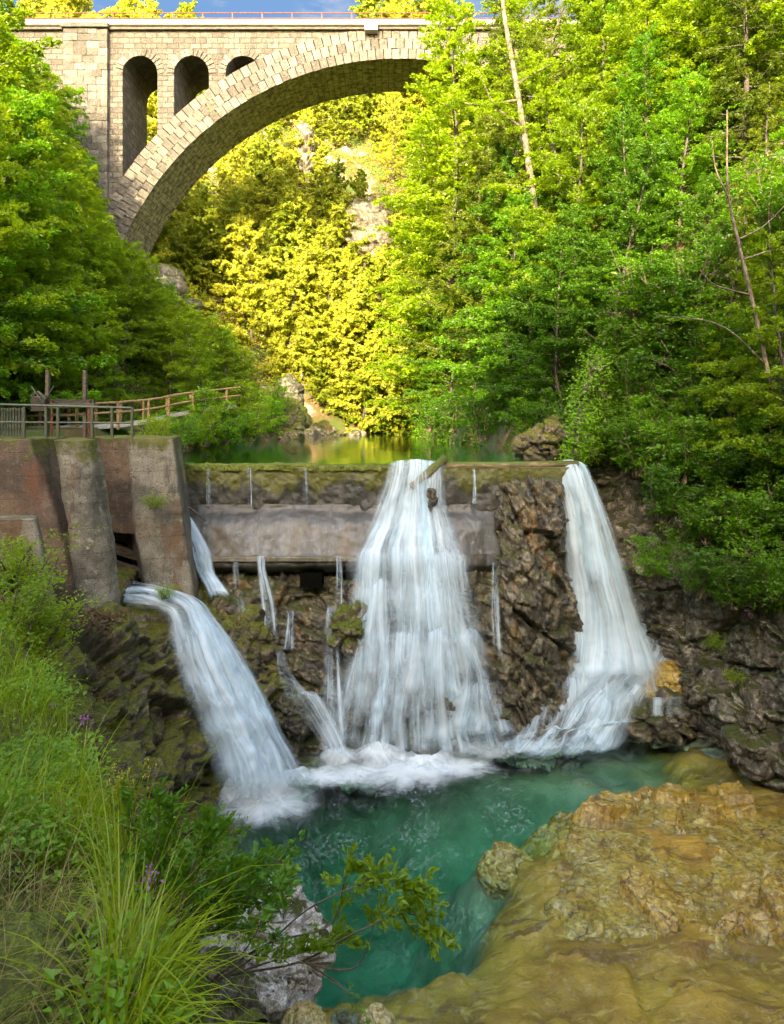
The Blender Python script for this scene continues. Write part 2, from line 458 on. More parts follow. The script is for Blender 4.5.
def foam_mat():
    t = NT('foam')
    uv = t.n('UVMap', 0, _uv_map='UVMap'); ub = t.xyz(t.n('UVMap', 0, _uv_map='UVB'))
    r = ub[1]
    a = t.noise(t.vmul(uv, (3.2, .7, 1)), 1., 4, .6, .5)
    c = t.noise(t.pos(), 2.2, 4, .6)
    al = t.m('ADD', t.m('MULTIPLY', t.m('SUBTRACT', 1., r), 1.7), t.m('MULTIPLY', t.m('SUBTRACT', t.m('ADD', a, c), 1.), 1.15))
    al = t.m('MULTIPLY', t.step(al, .1, 1.5), t.step(r, 1., .45))
    d = t.n('BsdfDiffuse', Color=(.84, .9, .92)); q = t.n('BsdfTranslucent', Color=(.82, .9, .93))
    sh = t.n('MixShader', i0=.35, i1=d, i2=q)
    return t.done(t.n('MixShader', i0=t.m('MULTIPLY', al, .9), i1=t.n('BsdfTransparent'), i2=sh))


def pool_mat(name, absorb, dens, rough, bscale, bst, vec=(1, 1, 1), ior=1.33, froth_ripples=False):
    t = NT(name); p = t.pos()
    h = t.m('ADD', t.noise(t.vmul(p, vec), bscale, 4, .6, .6), t.m('MULTIPLY', t.noise(t.vmul(p, vec), bscale * 3.3, 3, .6, .4), .4))
    nb = t.bump(h, bst, .08)
    fr = t.n('Fresnel', IOR=ior, Normal=nb)
    g = t.n('BsdfGlossy', Color=(1, 1, 1), Roughness=rough, Normal=nb)
    sh = t.n('MixShader', i0=fr, i1=t.n('BsdfTransparent', Color=(.97, .99, .99)), i2=g)
    if froth_ripples:                           # drifting bubbles and foam lines, also painting bright ripple arcs, thinning away from the falls
        d = t.n('VectorMath', 1, _operation='DISTANCE', i0=t.vmul(p, (.8, 1, 1)), i1=(-.2, 21.2, 0))
        ln = t.noise(t.vmul(p, (1, .6, 1)), 3.2, 3, .6, 1.6)
        k = t.m('MULTIPLY', t.step(t.m('ABSOLUTE', t.m('SUBTRACT', ln, .5)), .035, .0), t.step(t.noise(p, .8, 3), .4, .62))
        k = t.m('MULTIPLY', k, t.step(d, 9., 2., .08, .2))
        sh = t.n('MixShader', i0=k, i1=sh, i2=t.n('BsdfDiffuse', Color=(.7, .8, .8)))
    return t.done(sh, t.n('VolumeAbsorption', Color=absorb, Density=dens))


M['fall'] = water_fall_mat(.8); M['veil'] = water_fall_mat(.9, .3); M['full'] = water_fall_mat(.66, .05); M['trickle'] = water_fall_mat(.98, .04); M['foam'] = foam_mat()
M['pool'] = pool_mat('pool_water', (.02, .8, .68), .27, .07, 2.6, .6, (1, .6, 1), 1.17, True)
M['river'] = pool_mat('river_water', (.3, .85, .5), .33, .08, 1.2, .1, (1, .35, 1), 1.14)


def bed_mat():
    t = NT('stream_bed'); p = t.pos(); z = t.xyz(p)[2]
    n1 = t.noise(p, .9, 5, .6); n2 = t.noise(p, 4.5, 6, .7); n3 = t.noise(t.vmul(p, (1, 2.2, 1)), 2.2, 6, .7, .8)
    och = t.mixc(t.step(n1, .35, .65), (.36, .215, .02), (.21, .11, .009))
    och = t.mixc(t.step(n3, .5, .68), och, (.42, .27, .05))
    och = t.mixc(t.step(t.noise(t.vmul(p, (.5, 1.6, 1)), 1.2, 6, .7, 1.2), .55, .62), och, (.17, .085, .012))
    och = t.mixc(t.step(n2, .58, .75), och, (.1, .07, .025))
    pale = t.mixc(t.step(n1, .3, .7), (.2, .22, .13), (.1, .12, .06))
    col = t.mixc(t.step(t.m('ADD', z, t.m('MULTIPLY', n2, .5)), -.95, -.4), pale, och)
    return t.done(t.pbr(Base_Color=col, Roughness=.6, Normal=t.bump(t.m('ADD', n2, n3), .6, .08)))


M['bed'] = bed_mat()


def ground_mat():
    t = NT('forest_floor'); p = t.pos(); nz = t.nz()
    n1 = t.noise(p, .5, 5, .65); n2 = t.noise(p, 3, 6, .7); n3 = t.noise(p, 13, 4, .7)
    soil = t.mixc(n2, (.07, .042, .018), (.2, .1, .035))
    soil = t.mixc(t.step(n1, .42, .6), soil, t.mixc(n3, (.035, .06, .008), (.075, .11, .012)))
    rock = t.mixc(t.step(n2, .35, .65), (.42, .38, .31), (.2, .18, .14))
    k = t.step(t.m('ADD', t.m('MULTIPLY', nz, .5), t.m('MULTIPLY', n1, 1.2)), .66, .84)
    col = t.mixc(k, rock, soil)
    col = t.mixc(t.step(t.xyz(p)[2], 8.55, 8.1), col, t.mixc(n2, (.6, .62, .42), (.4, .45, .28)))
    h = t.m('ADD', n2, t.m('MULTIPLY', n3, .4))
    return t.done(t.pbr(Base_Color=col, Roughness=.95, Normal=t.bump(h, .8, .2)))


M['ground'] = ground_mat()
M['path'] = simple('path_gravel', (.42, .38, .32), (.3, .27, .22), 14, .95)
M['litter'] = simple('leaf_litter', (.16, .085, .035), (.06, .035, .018), 14, .95, bump=1.)

# ------------------------------------------------------------------ terrain
BY = [24, 25, 30, 37, 45, 55, 61, 68, 80, 140]
BL = [-12, -12, -12, -11.3, -8.6, -7.2, -7.6, -9, -12, -20]
RYY = [24, 25, 27, 28.5, 30, 37, 45, 55, 61, 68, 80, 140]
BR = [14., 14., 13, 10.5, 7.0, 5.0, 3.0, 1.4, 2.6, 4.5, 8, 20]


def sstep(x, a, b):
    t = np.clip((x - a) / (b - a), 0, 1); return t * t * (3 - 2 * t)


def hill_h(X, Y):
    X = np.asarray(X, float); Y = np.asarray(Y, float)
    P = np.stack([X, Y, 0 * X], -1).reshape(-1, 3)
    n = (fbm(P * .12, 4, 3) * 1.6 + fbm(P * .5, 3, 8) * .45).reshape(X.shape)
    up = sstep(Y, 24.3, 25.0)
    xl = np.interp(Y, BY, BL); xr = np.interp(Y, RYY, BR)
    xl = xl * up + (1 - up) * -12.5; xr = xr * up + (1 - up) * 13.0
    dL = xl - X; dR = X - xr
    ub = sstep(Y - 4.6 * sstep(X, 5.9, 6.6), 24.3, 25.0)
    base = 7.2 * ub + (1 - ub) * -5.
    zl = 7.4 + 2.45 * sstep(dL, -.3, 1.3) + 1.1 * np.clip(dL - 4.2, 0, 60) + n * np.clip((dL - 3.6) / 4, 0, 1)
    zl = np.where(dL < -.3, base, zl)
    cl = sstep(dR, -.2, 2.2)
    zr = 7.3 + 4.3 * cl + 1.4 * np.clip(dR - 1.8, 0, 90) + n * np.clip(dR / 3, 0, 1)
    zr = np.where(dR < -.2, base, zr)
    z = np.maximum(np.maximum(zl, zr), base)
    zf = 8.4 + 1.5 * (Y - 66 - 3 * np.sin(X * .13)) + n * 1.4
    z = np.where(Y > 60, np.maximum(z, zf), z)
    zb = 7.5 + 1.15 * (-Y - 4 + n)                       # unseen ridge behind the viewpoint, shaped to shade the gorge
    z = np.where(Y < 0, np.maximum(z, zb), z)
    cap = np.where(Y < 20, 41. + 8 * sstep(-X, 12, 26), 58.) + n * 2  # crest height behind the viewpoint set by the shadow it casts
    return np.minimum(z, cap)


gx = np.linspace(-72, 76, 260); gy = np.concatenate([np.linspace(-48, 22, 70), np.linspace(22.4, 72, 150), np.linspace(73, 128, 60)])
GX, GY = np.meshgrid(gx, gy)
GZ = hill_h(GX, GY)
# keep the ground open under the viewpoint and over the pool
hole = sstep(GY, -6, -2) * (1 - sstep(GY, 24.2, 24.6)) * sstep(GX, -13, -12) * (1 - sstep(GX, 13, 14))
GZ = GZ * (1 - hole) + np.minimum(GZ, -5) * hole
TV = np.stack([GX, GY, GZ], -1)
tag(mesh_np('hillside', TV.reshape(-1, 3), gridq(len(gx), len(gy)), M['ground']), 'steep forest floor of the gorge slopes', None, None, 'structure')


def gz(x, y): return float(hill_h(np.array([x]), np.array([y]))[0])


# pool bed
DEEP = np.array([(-2.6, 12.2), (-1.5, 12.9), (0, 13.4), (1.7, 13.9), (2.3, 15.2), (2.5, 16.4), (2.3, 17.2), (3.9, 17.6), (4.6, 18.8), (6.5, 19.9), (9.2, 20.9), (9.6, 23.), (7, 26.5), (-2, 26.5), (-4, 22), (-4.6, 19), (-4.4, 16), (-3.6, 14)])


def poly_sd(P, poly):
    n = len(poly); d = np.full(len(P), 9e9); ins = np.zeros(len(P), bool)
    for i in range(n):
        a, b = poly[i], poly[(i + 1) % n]
        ab = b - a; t = np.clip(((P - a) @ ab) / (ab @ ab), 0, 1)
        d = np.minimum(d, np.linalg.norm(P - a - t[:, None] * ab, axis=1))
        c = ((a[1] > P[:, 1]) != (b[1] > P[:, 1])) & (P[:, 0] < (b[0] - a[0]) * (P[:, 1] - a[1]) / (b[1] - a[1] + 1e-12) + a[0])
        ins ^= c
    return np.where(ins, d, -d)     # positive inside


bx = np.linspace(-9, 17, 320); by = np.linspace(9, 35, 320)
BX, BYY = np.meshgrid(bx, by)
P2 = np.stack([BX.ravel(), BYY.ravel()], 1)
sd = poly_sd(P2, DEEP)
P3 = np.stack([P2[:, 0], P2[:, 1], 0 * sd], 1)
sd = sd + .35 * fbm(P3 * .8, 4, 2)
bz = -.13 - (3.2 + .8 * fbm(P3 * .45, 3, 16)) * sstep(sd, -.45, 3.2) - .4 * sstep(sd, -1.8, .2) + .10 * fbm(P3 * .7, 4, 6) + rocky(P3, 1.3, .3, 31, 1., 0., ((.5, .3), (1.2, .2), (2.6, .1), (5.5, .04)))
bz = np.maximum(bz, np.minimum(bz + 9, -3.4 + 2.3 * sstep(P2[:, 1] + .25 * P2[:, 0] + .4 * fbm(P3 * .6, 3, 5), 19.5, 23.2) + .15 * fbm(P3, 3, 7)))
mesh = mesh_np('stream_bed', np.stack([P2[:, 0], P2[:, 1], bz], 1), gridq(320, 320), M['bed'])
tag(mesh, 'ochre and pale stone bed under the pool', None, None, 'structure')

w = MB().box((-9.5, 8, -6), (17.5, 36, 0.0)).build('pool_water', M['pool'])
tag(w, 'clear turquoise pool below the falls', None, None, 'structure')
pl_ = [(-20, 25.0), (5.95, 25.0), (5.95, 30), (9, 33), (14, 40), (14, 74), (-20, 74)]
w = MB()
for (a0, b0), (a1, b1) in zip(pl_, pl_[1:] + pl_[:1]): w.add([(a0, b0, 6), (a1, b1, 6), (a1, b1, 8.66), (a0, b0, 8.66)], [(0, 1, 2, 3)])
w = w.build('river_water', M['river'])
import bmesh
bm = bmesh.new(); bm.from_mesh(w.data)
for zz in (6, 8.66):
    f_ = bm.faces.new([bm.verts.new((a, b, zz)) for a, b in (pl_ if zz > 7 else pl_[::-1])])
bmesh.ops.remove_doubles(bm, verts=bm.verts[:], dist=1e-4); bmesh.ops.recalc_face_normals(bm, faces=bm.faces[:])
bmesh.ops.triangulate(bm, faces=bm.faces[:]); bm.to_mesh(w.data); bm.free()
tag(w, 'calm green river held back by the dam', None, None, 'structure')

# ------------------------------------------------------------------ rock faces (terrain)
def pts(rows): return [[at(*q) for q in r] for r in rows]


face = pts([
    [(150, 560, 24.6), (200, 566, 24.3), (250, 566, 24.2), (300, 562, 24.2), (350, 560, 24.2), (400, 560, 24.2), (450, 560, 24.3), (500, 560, 24.4), (545, 560, 24.5), (590, 560, 24.8)],
    [(160, 592, 23.7), (205, 590, 23.4), (250, 585, 23.3), (300, 582, 23.4), (350, 580, 23.2), (400, 580, 23.3), (450, 580, 23.3), (500, 580, 23.4), (545, 580, 23.7), (590, 580, 24.5)],
    [(185, 615, 22.4), (215, 612, 22.3), (255, 610, 22.5), (300, 605, 23.0), (345, 610, 22.6), (400, 610, 22.8), (450, 610, 22.9), (500, 610, 22.9), (545, 610, 23.3), (590, 615, 24.3)],
    [(215, 655, 21.9), (235, 650, 21.9), (265, 650, 22.2), (305, 650, 22.5), (345, 650, 22.3), (400, 650, 22.5), (450, 650, 22.6), (500, 650, 22.6), (545, 650, 23.0), (590, 655, 24.0)],
    [(245, 710, 21.4), (262, 705, 21.4), (285, 700, 21.8), (315, 700, 22.0), (345, 700, 21.9), (400, 700, 22.1), (450, 700, 22.2), (500, 700, 22.3), (545, 695, 22.7), (590, 695, 23.7)],
    [(270, 770, 21.1), (285, 770, 21.0), (305, 765, 21.3), (325, 762, 21.5), (350, 760, 21.5), (400, 755, 21.7), (450, 750, 21.9), (500, 740, 22.1), (545, 725, 22.5), (590, 725, 23.3)],
])
face.append([p + (0, .25, -.75) for p in face[-1]]); face.append([p + (0, 2.0, -.5) for p in face[-1]])
o, _ = rock_loft('rock_face', face, 330, 230, M['rock_fall'], 1.5, .8, 3, rot=.35, strata=2.)
tag(o, 'wet brown rock face below the dam', None, None, 'structure')

pillar = pts([
    [(492, 478, 24.3), (510, 478, 24.2), (530, 478, 24.2), (552, 478, 24.3), (562, 478, 24.8)],
    [(494, 492, 23.7), (512, 488, 23.4), (535, 488, 23.4), (554, 492, 23.7), (566, 495, 24.6)],
    [(496, 540, 23.5), (512, 540, 23.0), (535, 540, 23.0), (556, 545, 23.4), (570, 550, 24.4)],
    [(484, 590, 23.2), (508, 590, 22.6), (535, 590, 22.6), (560, 595, 23.1), (576, 600, 24.2)],
    [(486, 650, 22.9), (508, 650, 22.3), (535, 650, 22.3), (562, 650, 22.9), (580, 655, 24.0)],
    [(494, 700, 22.6), (515, 705, 22.1), (540, 705, 22.2), (564, 700, 22.8), (582, 700, 23.8)],
    [(500, 748, 22.4), (518, 752, 22.0), (545, 750, 22.1), (566, 742, 22.7), (584, 735, 23.7)],
])
pillar.append([p + (0, .25, -.8) for p in pillar[-1]]); pillar.append([p + (0, 2.0, -.4) for p in pillar[-1]])
o, _ = rock_loft('rock_buttress', pillar, 150, 260, M['rock_fall'], 1.1, 1., 8, rot=1.1, strata=1.8)
tag(o, 'craggy rock buttress between the two larger falls', None, None, 'structure')

lb = [
    [(-16, 6, 7.2), (-16, 9, 7.2), (-16, 12, 7.0), (-15, 14.5, 6.8), (-14, 18.5, 6.6), (-11, 21.5, 5.6), (-8.5, 24, 5.6), (-6.5, 25, 5.5)],
    [(-7, 7.5, 6.4), (-8, 10, 6.4), (-9, 12.5, 6.4), (-9, 14.6, 6.1), (-9, 17.5, 5.6), (-7.6, 20.9, 5.0), (-6.9, 22.6, 5.2), (-5.6, 23.6, 5.2)],
    [(-5.6, 9, 5.2), (-6.4, 11.5, 5.6), (-7.2, 13.8, 5.8), (-7.2, 15.6, 5.5), (-7.0, 18.0, 5.2), (-6.2, 20.1, 4.5), (-5.4, 21.6, 4.6), (-4.7, 22.3, 4.2)],
    [(-4.2, 10, 3.5), (-5.2, 12.3, 4.1), (-6.2, 14.6, 4.5), (-6.3, 16.3, 4.4), (-6.1, 18.3, 4.0), (-5.5, 20.1, 3.4), (-4.5, 21.3, 3.4), (-3.8, 21.9, 3.2)],
    [(-3.2, 10.6, 1.9), (-4.2, 13, 2.2), (-5.4, 15.2, 2.5), (-5.7, 17, 2.5), (-5.3, 18.6, 2.2), (-4.6, 20.1, 1.8), (-3.6, 21.1, 1.8), (-3.1, 21.5, 1.7)],
    [(-2.2, 11, .3), (-3.1, 13.4, .4), (-4.6, 15.8, .6), (-4.9, 17.5, .6), (-4.5, 18.9, .5), (-3.6, 20, .4), (-2.9, 20.8, .3), (-2.6, 21.1, .3)],
    [(-1.7, 11.4, -1.4), (-2.6, 13.7, -1.4), (-4.1, 16.1, -1.4), (-4.5, 17.8, -1.4), (-4.0, 19.1, -1.4), (-3.2, 20, -1.4), (-2.6, 20.7, -1.4), (-2.3, 20.9, -1.4)],
]
o, _ = rock_loft('rocky_bank', lb, 330, 260, M['rock_left'], 1.5, 1.05, 21, out=(.6, -.3, .6), rot=.3, strata=2.2)
tag(o, 'dark mossy rock bank beside the smaller fall', None, None, 'structure')

rc = [
    [(7.6, 27.5, 12.5), (10, 29, 13), (12.5, 28, 14), (14.5, 25, 14.5), (15.5, 21, 14.5), (16, 16, 14.5), (16.5, 11, 14)],
    [(6.6, 25.8, 10.2), (9, 28, 10.6), (11.6, 26.6, 10.6), (13.2, 24, 10.8), (14, 20.5, 11), (14.6, 16, 11), (15, 11, 11)],
    [(6.4, 25.3, 8.6), (8.6, 27.6, 8.6), (11, 25.8, 8.2), (12, 23, 8.0), (12.8, 20, 8.2), (13.4, 16, 8.4), (14, 11, 8.4)],
    [(6.2, 25.2, 7.0), (8.2, 27.4, 6.8), (10.4, 25.2, 6.2), (11, 22.4, 5.6), (11.8, 19.8, 5.6), (12.6, 16, 5.8), (13.2, 11, 6)],
    [(6.0, 25.1, 5.2), (8.1, 27.2, 5.0), (9.7, 24.6, 4.6), (10.3, 22.3, 4.4), (11.2, 19.6, 4.2), (12, 16, 4.2), (12.6, 11, 4.4)],
    [(6.0, 24.9, 3.4), (8.1, 27.0, 3.4), (9.7, 24.4, 2.9), (10.5, 22.3, 2.7), (11.2, 19.7, 2.6), (12, 16, 2.6), (12.6, 11, 2.6)],
    [(6.0, 24.4, 2.0), (8.3, 26.6, 2.1), (9.7, 24.4, 1.6), (10.4, 22.6, 1.1), (10.9, 20.2, .9), (11.7, 16, 1.0), (12.4, 11, 1.0)],
    [(5.5, 23.1, .4), (8.2, 25.2, 1.7), (9.4, 23.8, .3), (10.2, 22.3, -.2), (10.6, 20.3, -.3), (11.4, 16, -.3), (12.2, 11, -.3)],
    [(5.6, 23.1, -.6), (8.0, 23.9, -.6), (9.2, 23.5, -.9), (10.0, 22.1, -2), (10.4, 20.3, -2), (11.2, 16, -2), (12.1, 11, -2)],
    [(5.6, 25.0, -1.2), (8.0, 25.6, -1.2), (9.8, 24.6, -2), (10.1, 22.2, -4), (10.5, 20.3, -4), (11.3, 16, -4), (12.2, 11, -4)],
]
o, RCG = rock_loft('gorge_cliff', rc, 400, 330, M['rock_cliff'], 1.6, .95, 44, out=(-.6, -.6, .2), rot=-.6, strata=1.9)
tag(o, 'tall fissured rock cliff at the foot of the wooded slope', None, None, 'structure')

# near bank under the grass
ED = [(1.0, -1.0, 7.9), (2.5, -.9, 7.75), (3.2, -1.05, 7.6), (4.5, -1.62, 7.2), (6, -2.45, 7.0), (8, -3.8, 7.05), (9.5, -5.0, 7.1), (11.5, -7.0, 6.9), (13.5, -9, 6.8)]
nb = []
for y, ex, ez in ED:
    nb.append([(-13, y, ez + 1.6), (ex - 4, y, ez + .55), (ex - 2, y, ez + .4), (ex - .8, y, ez + .25), (ex, y, ez), (ex + .35, y, ez - .7), (ex + .7, y + .2, ez - 2.4), (ex + 1., y + .4, ez - 5.)])
G = loft(nb, 190, 190)
d = rocky(G.reshape(-1, 3), .7, .35, 77).reshape(190, 190) + .12 * fbm(G.reshape(-1, 3) * 1.5, 4, 4).reshape(190, 190)
NBG = G + normals(G) * np.sign(normals(G)[..., 2:].mean()) * d[..., None]
tag(mesh_np('near_bank', NBG.reshape(-1, 3), gridq(190, 190), M['rock_moss']), 'mossy ground of the near bank under the grass', None, None, 'structure')

# ------------------------------------------------------------------ boulders
def rock(label, c, r, mat, **kw):
    o = boulder('boulder', c, r, M[mat], **kw)
    return tag(o, label, 'boulder')


# the emergent ochre rock: a domed sheet with a skirt that goes below the water
EM = np.array([(3.1, 14.0), (3.2, 15.2), (3.7, 16.3), (3.9, 17.4), (5.0, 18.6), (6.3, 19.7), (7.8, 19.9), (9.6, 19.4), (11.4, 18.0), (11.2, 15.5), (9.2, 14.5), (8.3, 13.7), (7.0, 14.1), (5.6, 14.0), (4.3, 13.8)])
ex = np.linspace(2.2, 12.6, 330); ey = np.linspace(13.0, 22, 300)
EX, EY = np.meshgrid(ex, ey)
EP = np.stack([EX.ravel(), EY.ravel()], 1)
E3 = np.stack([EP[:, 0], EP[:, 1], 0 * EP[:, 0]], 1)
es = poly_sd(EP, EM) + .3 * fbm(E3 * 1.1, 4, 12)
ez = -3.4 + 2.7 * sstep(es, -2.7, -.3) + .78 * sstep(es, -.6, .35) + .12 * sstep(es, .2, 1.8) + np.clip(rocky(E3, 1.5, 1., 91, 1., .0, ((.7, .26), (1.5, .13), (3.2, .03)), .045, 1.05, .12, .05), -.24, .36) * sstep(es, -1.2, .4)
o = mesh_np('rock_ledge', np.stack([EP[:, 0], EP[:, 1], ez], 1), gridq(330, 300), M['rock_ochre'])
tag(o, 'broad ochre rock ledge rising out of the clear shallows', 'rock')

rock('white limestone boulder at the water edge below the leafy shrub', (-2.6, 13.0, .3), (1.45, 1.0, 1.12), 'rock_white', s=5, amp=.9)
rock('dark rock splitting the widest fall just below the jammed log', at(431, 505, 23.15), (.13, .2, .5), 'rock_dark', s=41)
rock('wet rock showing through the foot of the widest fall near the brown boulder', at(352, 722, 21.55), (.28, .3, .42), 'rock_fall', s=42)
rock('wet rock showing through the middle of the foot of the widest fall', at(445, 712, 21.45), (.3, .3, .42), 'rock_fall', s=43)
rock('wet rock at the outer edge of the widest fall beside the craggy buttress', at(494, 712, 21.55), (.36, .35, .5), 'rock_fall', s=44)
rock('small grey limestone boulder between the white boulder and the near bank', (-3.1, 11.9, .1), (.8, .6, .9), 'rock_cliff', s=15)
rock('round pale yellow stone awash at the pool edge, beside the dark bank', at(305, 1016, 12.2) + (0, 0, -.15), (.42, .34, .32), 'rock_pale', s=6, amp=.4)
rock('smaller pale yellow stone awash in the shallows', at(377, 1018, 12.2) + (0, 0, -.15), (.3, .3, .28), 'rock_pale', s=7, amp=.4)
rock('grey brown stone wedged between the two pale yellow stones', at(345, 1022, 12.3) + (0, 0, -.12), (.28, .3, .3), 'rock_cliff', s=8)
rock('orange brown boulder at the foot of the tallest cliff fall', (9.1, 23.9, 1.15), (.85, .6, .5), 'rock_ochre', s=9)
rock('wet dark slab with trickles below the orange brown boulder', (8.7, 23.2, .35), (1.3, .8, .5), 'rock_fall', s=10)
rock('sunken mossy stone off the tip of the ochre ledge', (2.75, 17.1, -.85), (.7, .6, .62), 'rock_ochre', s=13, amp=.5)
rock('large leaning block at the base of the cliff above the shallows', (10.6, 20.6, 1.2), (.8, .9, 1.4), 'rock_cliff', s=17)
rock('mossy green boulder beside the widest fall', at(352, 630, 22.0), (.5, .45, .75), 'rock_moss', s=18)
rock('brown boulder split by thin trickles beside the widest fall', at(290, 715, 21.3), (.6, .5, .65), 'rock_fall', s=19)
rock('mossy rounded boulder at the foot of the round nosed pier', at(238, 640, 21.9), (1.0, .7, .7), 'rock_left', s=20)
rock('mossy boulder behind the grass at the dark bank edge', at(118, 800, 14.5), (1.1, .9, .9), 'rock_left', s=22)
rock('moss covered boulder filling the corner of the near bank', at(0, 1010, 2.9), (.42, .5, .3), 'rock_moss', s=23, sc=.3, n=120, amp=.45)
rock('grey rock at the bend of the calm river under the wooded slope', at(545, 447, 28), (1.2, .9, .7), 'rock_left', s=24)
rock('mossy rock at the tip of the riverside path', at(290, 428, 52), (1.2, 1.5, 1.9), 'rock_moss', s=25)
rock('pale limestone post of rock beside the river bend', at(289, 402, 56), (.55, .7, 1.9), 'rock_cliff', s=26)
rock('pale gravel bar rock at the far end of the river', at(330, 434, 60), (2.2, .8, .35), 'rock_cliff', s=27)
rock('pale cliff block showing between the golden trees', at(355, 240, 79), (3.0, 2.5, 4.5), 'rock_cliff', s=28)
rock('pale cliff block high behind the arch', at(305, 165, 84), (2.0, 2, 5), 'rock_cliff', s=29)
rock('pale cliff slab at the foot of the bridge pier', at(160, 310, 57), (1.5, 1.5, 3.2), 'rock_cliff', s=30)

# ------------------------------------------------------------------ dam
dam = empty('dam', (0, 24, 8.7), 'mossy dark concrete dam crossing the gorge below the calm river', 'dam')
DO = np.array([0, 24, 8.7])


def rel(V, root):
    return np.asarray(V) - np.array(root.location)


def sheet(name, rows, nu, nv, mat, parent=None, amp=.05, sc=.5, s=0, out=(0, -1, 0)):
    G = loft(rows, nu, nv); P = G.reshape(-1, 3)
    d = amp * fbm(P / sc, 4, s)
    P = P + np.array(out)[None] * d[:, None]
    if parent: P = rel(P, parent)
    return mesh_np(name, P, gridq(nu, nv), mat, parent=parent)


def xr_(rows):   # rows of (y, z) swept from x0 to x1
    return rows


def sweep(prof, x0, x1, k=2):
    return [[(x, y, z) for x in np.linspace(x0, x1, k)] for y, z in prof]


sheet('wall', sweep([(25.5, 8.6), (25.3, 8.62), (24.2, 8.62), (24.02, 8.6), (24.0, 8.5), (24.0, 8), (23.98, 7.4), (23.97, 7.1), (24, 6.5), (24.1, 5)], -8.2, 6.3), 420, 130, M['dam'], dam, .06, .45, 3)
M['moss'] = simple('crest_moss', (.13, .15, .014), (.05, .06, .008), 16, 1., bump=1.)
G = loft(sweep([(24.5, 8.6), (24.42, 8.68), (24.2, 8.73), (24.02, 8.7), (23.96, 8.62), (23.95, 8.5)], -7.6, -.35), 300, 30)
P = G.reshape(-1, 3); P = P + np.stack([0 * P[:, 0], -.06 * fbm(P * 4, 4, 2), .05 * fbm(P * 5, 4, 9) - .05 * (fbm(P * .9, 2, 4) > .25)], 1)
mesh_np('moss_crest', rel(P, dam), gridq(300, 30), M['moss'], parent=dam)
ap = pts([[(178, 505, 24.05), (240, 505, 24.0), (310, 505, 24.0), (380, 505, 24), (450, 505, 24), (480, 505, 24), (540, 505, 24.15)],
          [(178, 513, 23.85), (240, 512, 23.9), (310, 511, 23.9), (380, 512, 23.9), (450, 511, 23.9), (480, 511, 23.9), (540, 511, 24.15)],
          [(180, 525, 23.5), (240, 525, 23.5), (310, 525, 23.5), (380, 525, 23.5), (450, 525, 23.5), (480, 525, 23.6), (540, 525, 24.15)],
          [(184, 553, 23.1), (240, 553, 23.1), (310, 553, 23.1), (380, 553, 23.1), (450, 553, 23.1), (480, 551, 23.3), (540, 551, 24.15)],
          [(184, 556, 23.02), (240, 556, 23.02), (310, 556, 23.0), (380, 556, 23.0), (450, 556, 23.0), (480, 554, 23.2), (540, 554, 24.15)],
          [(185, 567, 23.0), (240, 567, 23.0), (310, 566, 23.0), (380, 566, 23.0), (450, 566, 23.0), (480, 566, 23.2), (540, 566, 24.15)],
          [(185, 572, 23.4), (240, 572, 23.5), (310, 572, 23.5), (380, 572, 23.5), (450, 572, 23.5), (480, 572, 23.6), (540, 572, 24.15)]])
sheet('apron', ap, 300, 110, M['apron'], dam, .07, .6, 5, (0, -.6, .5))
t = MB().box(at(180, 562, 22.86), at(368, 554.5, 23.3)); o = t.build('ledge', M['pier'], dam, bevel=.03); o.location = -DO
t = NT('hole_shade'); dk = t.done(t.pbr(Base_Color=(.004, .004, .003), Roughness=1., Specular_IOR_Level=0.))  # near-black colour stands in for shade inside the openings
t = MB().box(at(300, 588, 22.95), at(324, 570, 23.6)); o = t.build('culvert', dk, dam); o.location = -DO  # solid box, its black painted as the dark of the culvert

lg = MB().tube([at(438, 466, 24.15) + (0, 0, .03), at(500, 465.5, 24.1), at(578, 463.5, 24.2)], [.12, .13, .11], 14)
tag(lg.build('log', M['wood_moss'], smooth=True), 'long mossy squared log lying along the dam crest', 'log')
lg = MB().tube([at(411, 487, 23.2), at(427, 474, 23.4), at(444, 459, 24.1)], [.11, .14, .15], 12)
tag(lg.build('log', M['wood_moss'], smooth=True), 'short broken log jammed upright in the top of the widest fall', 'log')
lg = MB().tube([at(182, 502, 23.6), at(195, 512, 23.4), at(206, 521, 23.2)], [.03, .04, .03], 6)
tag(lg.build('stick', M['wood_old'], smooth=True), 'bent dark stick caught on the dam apron beside the pier', 'stick')

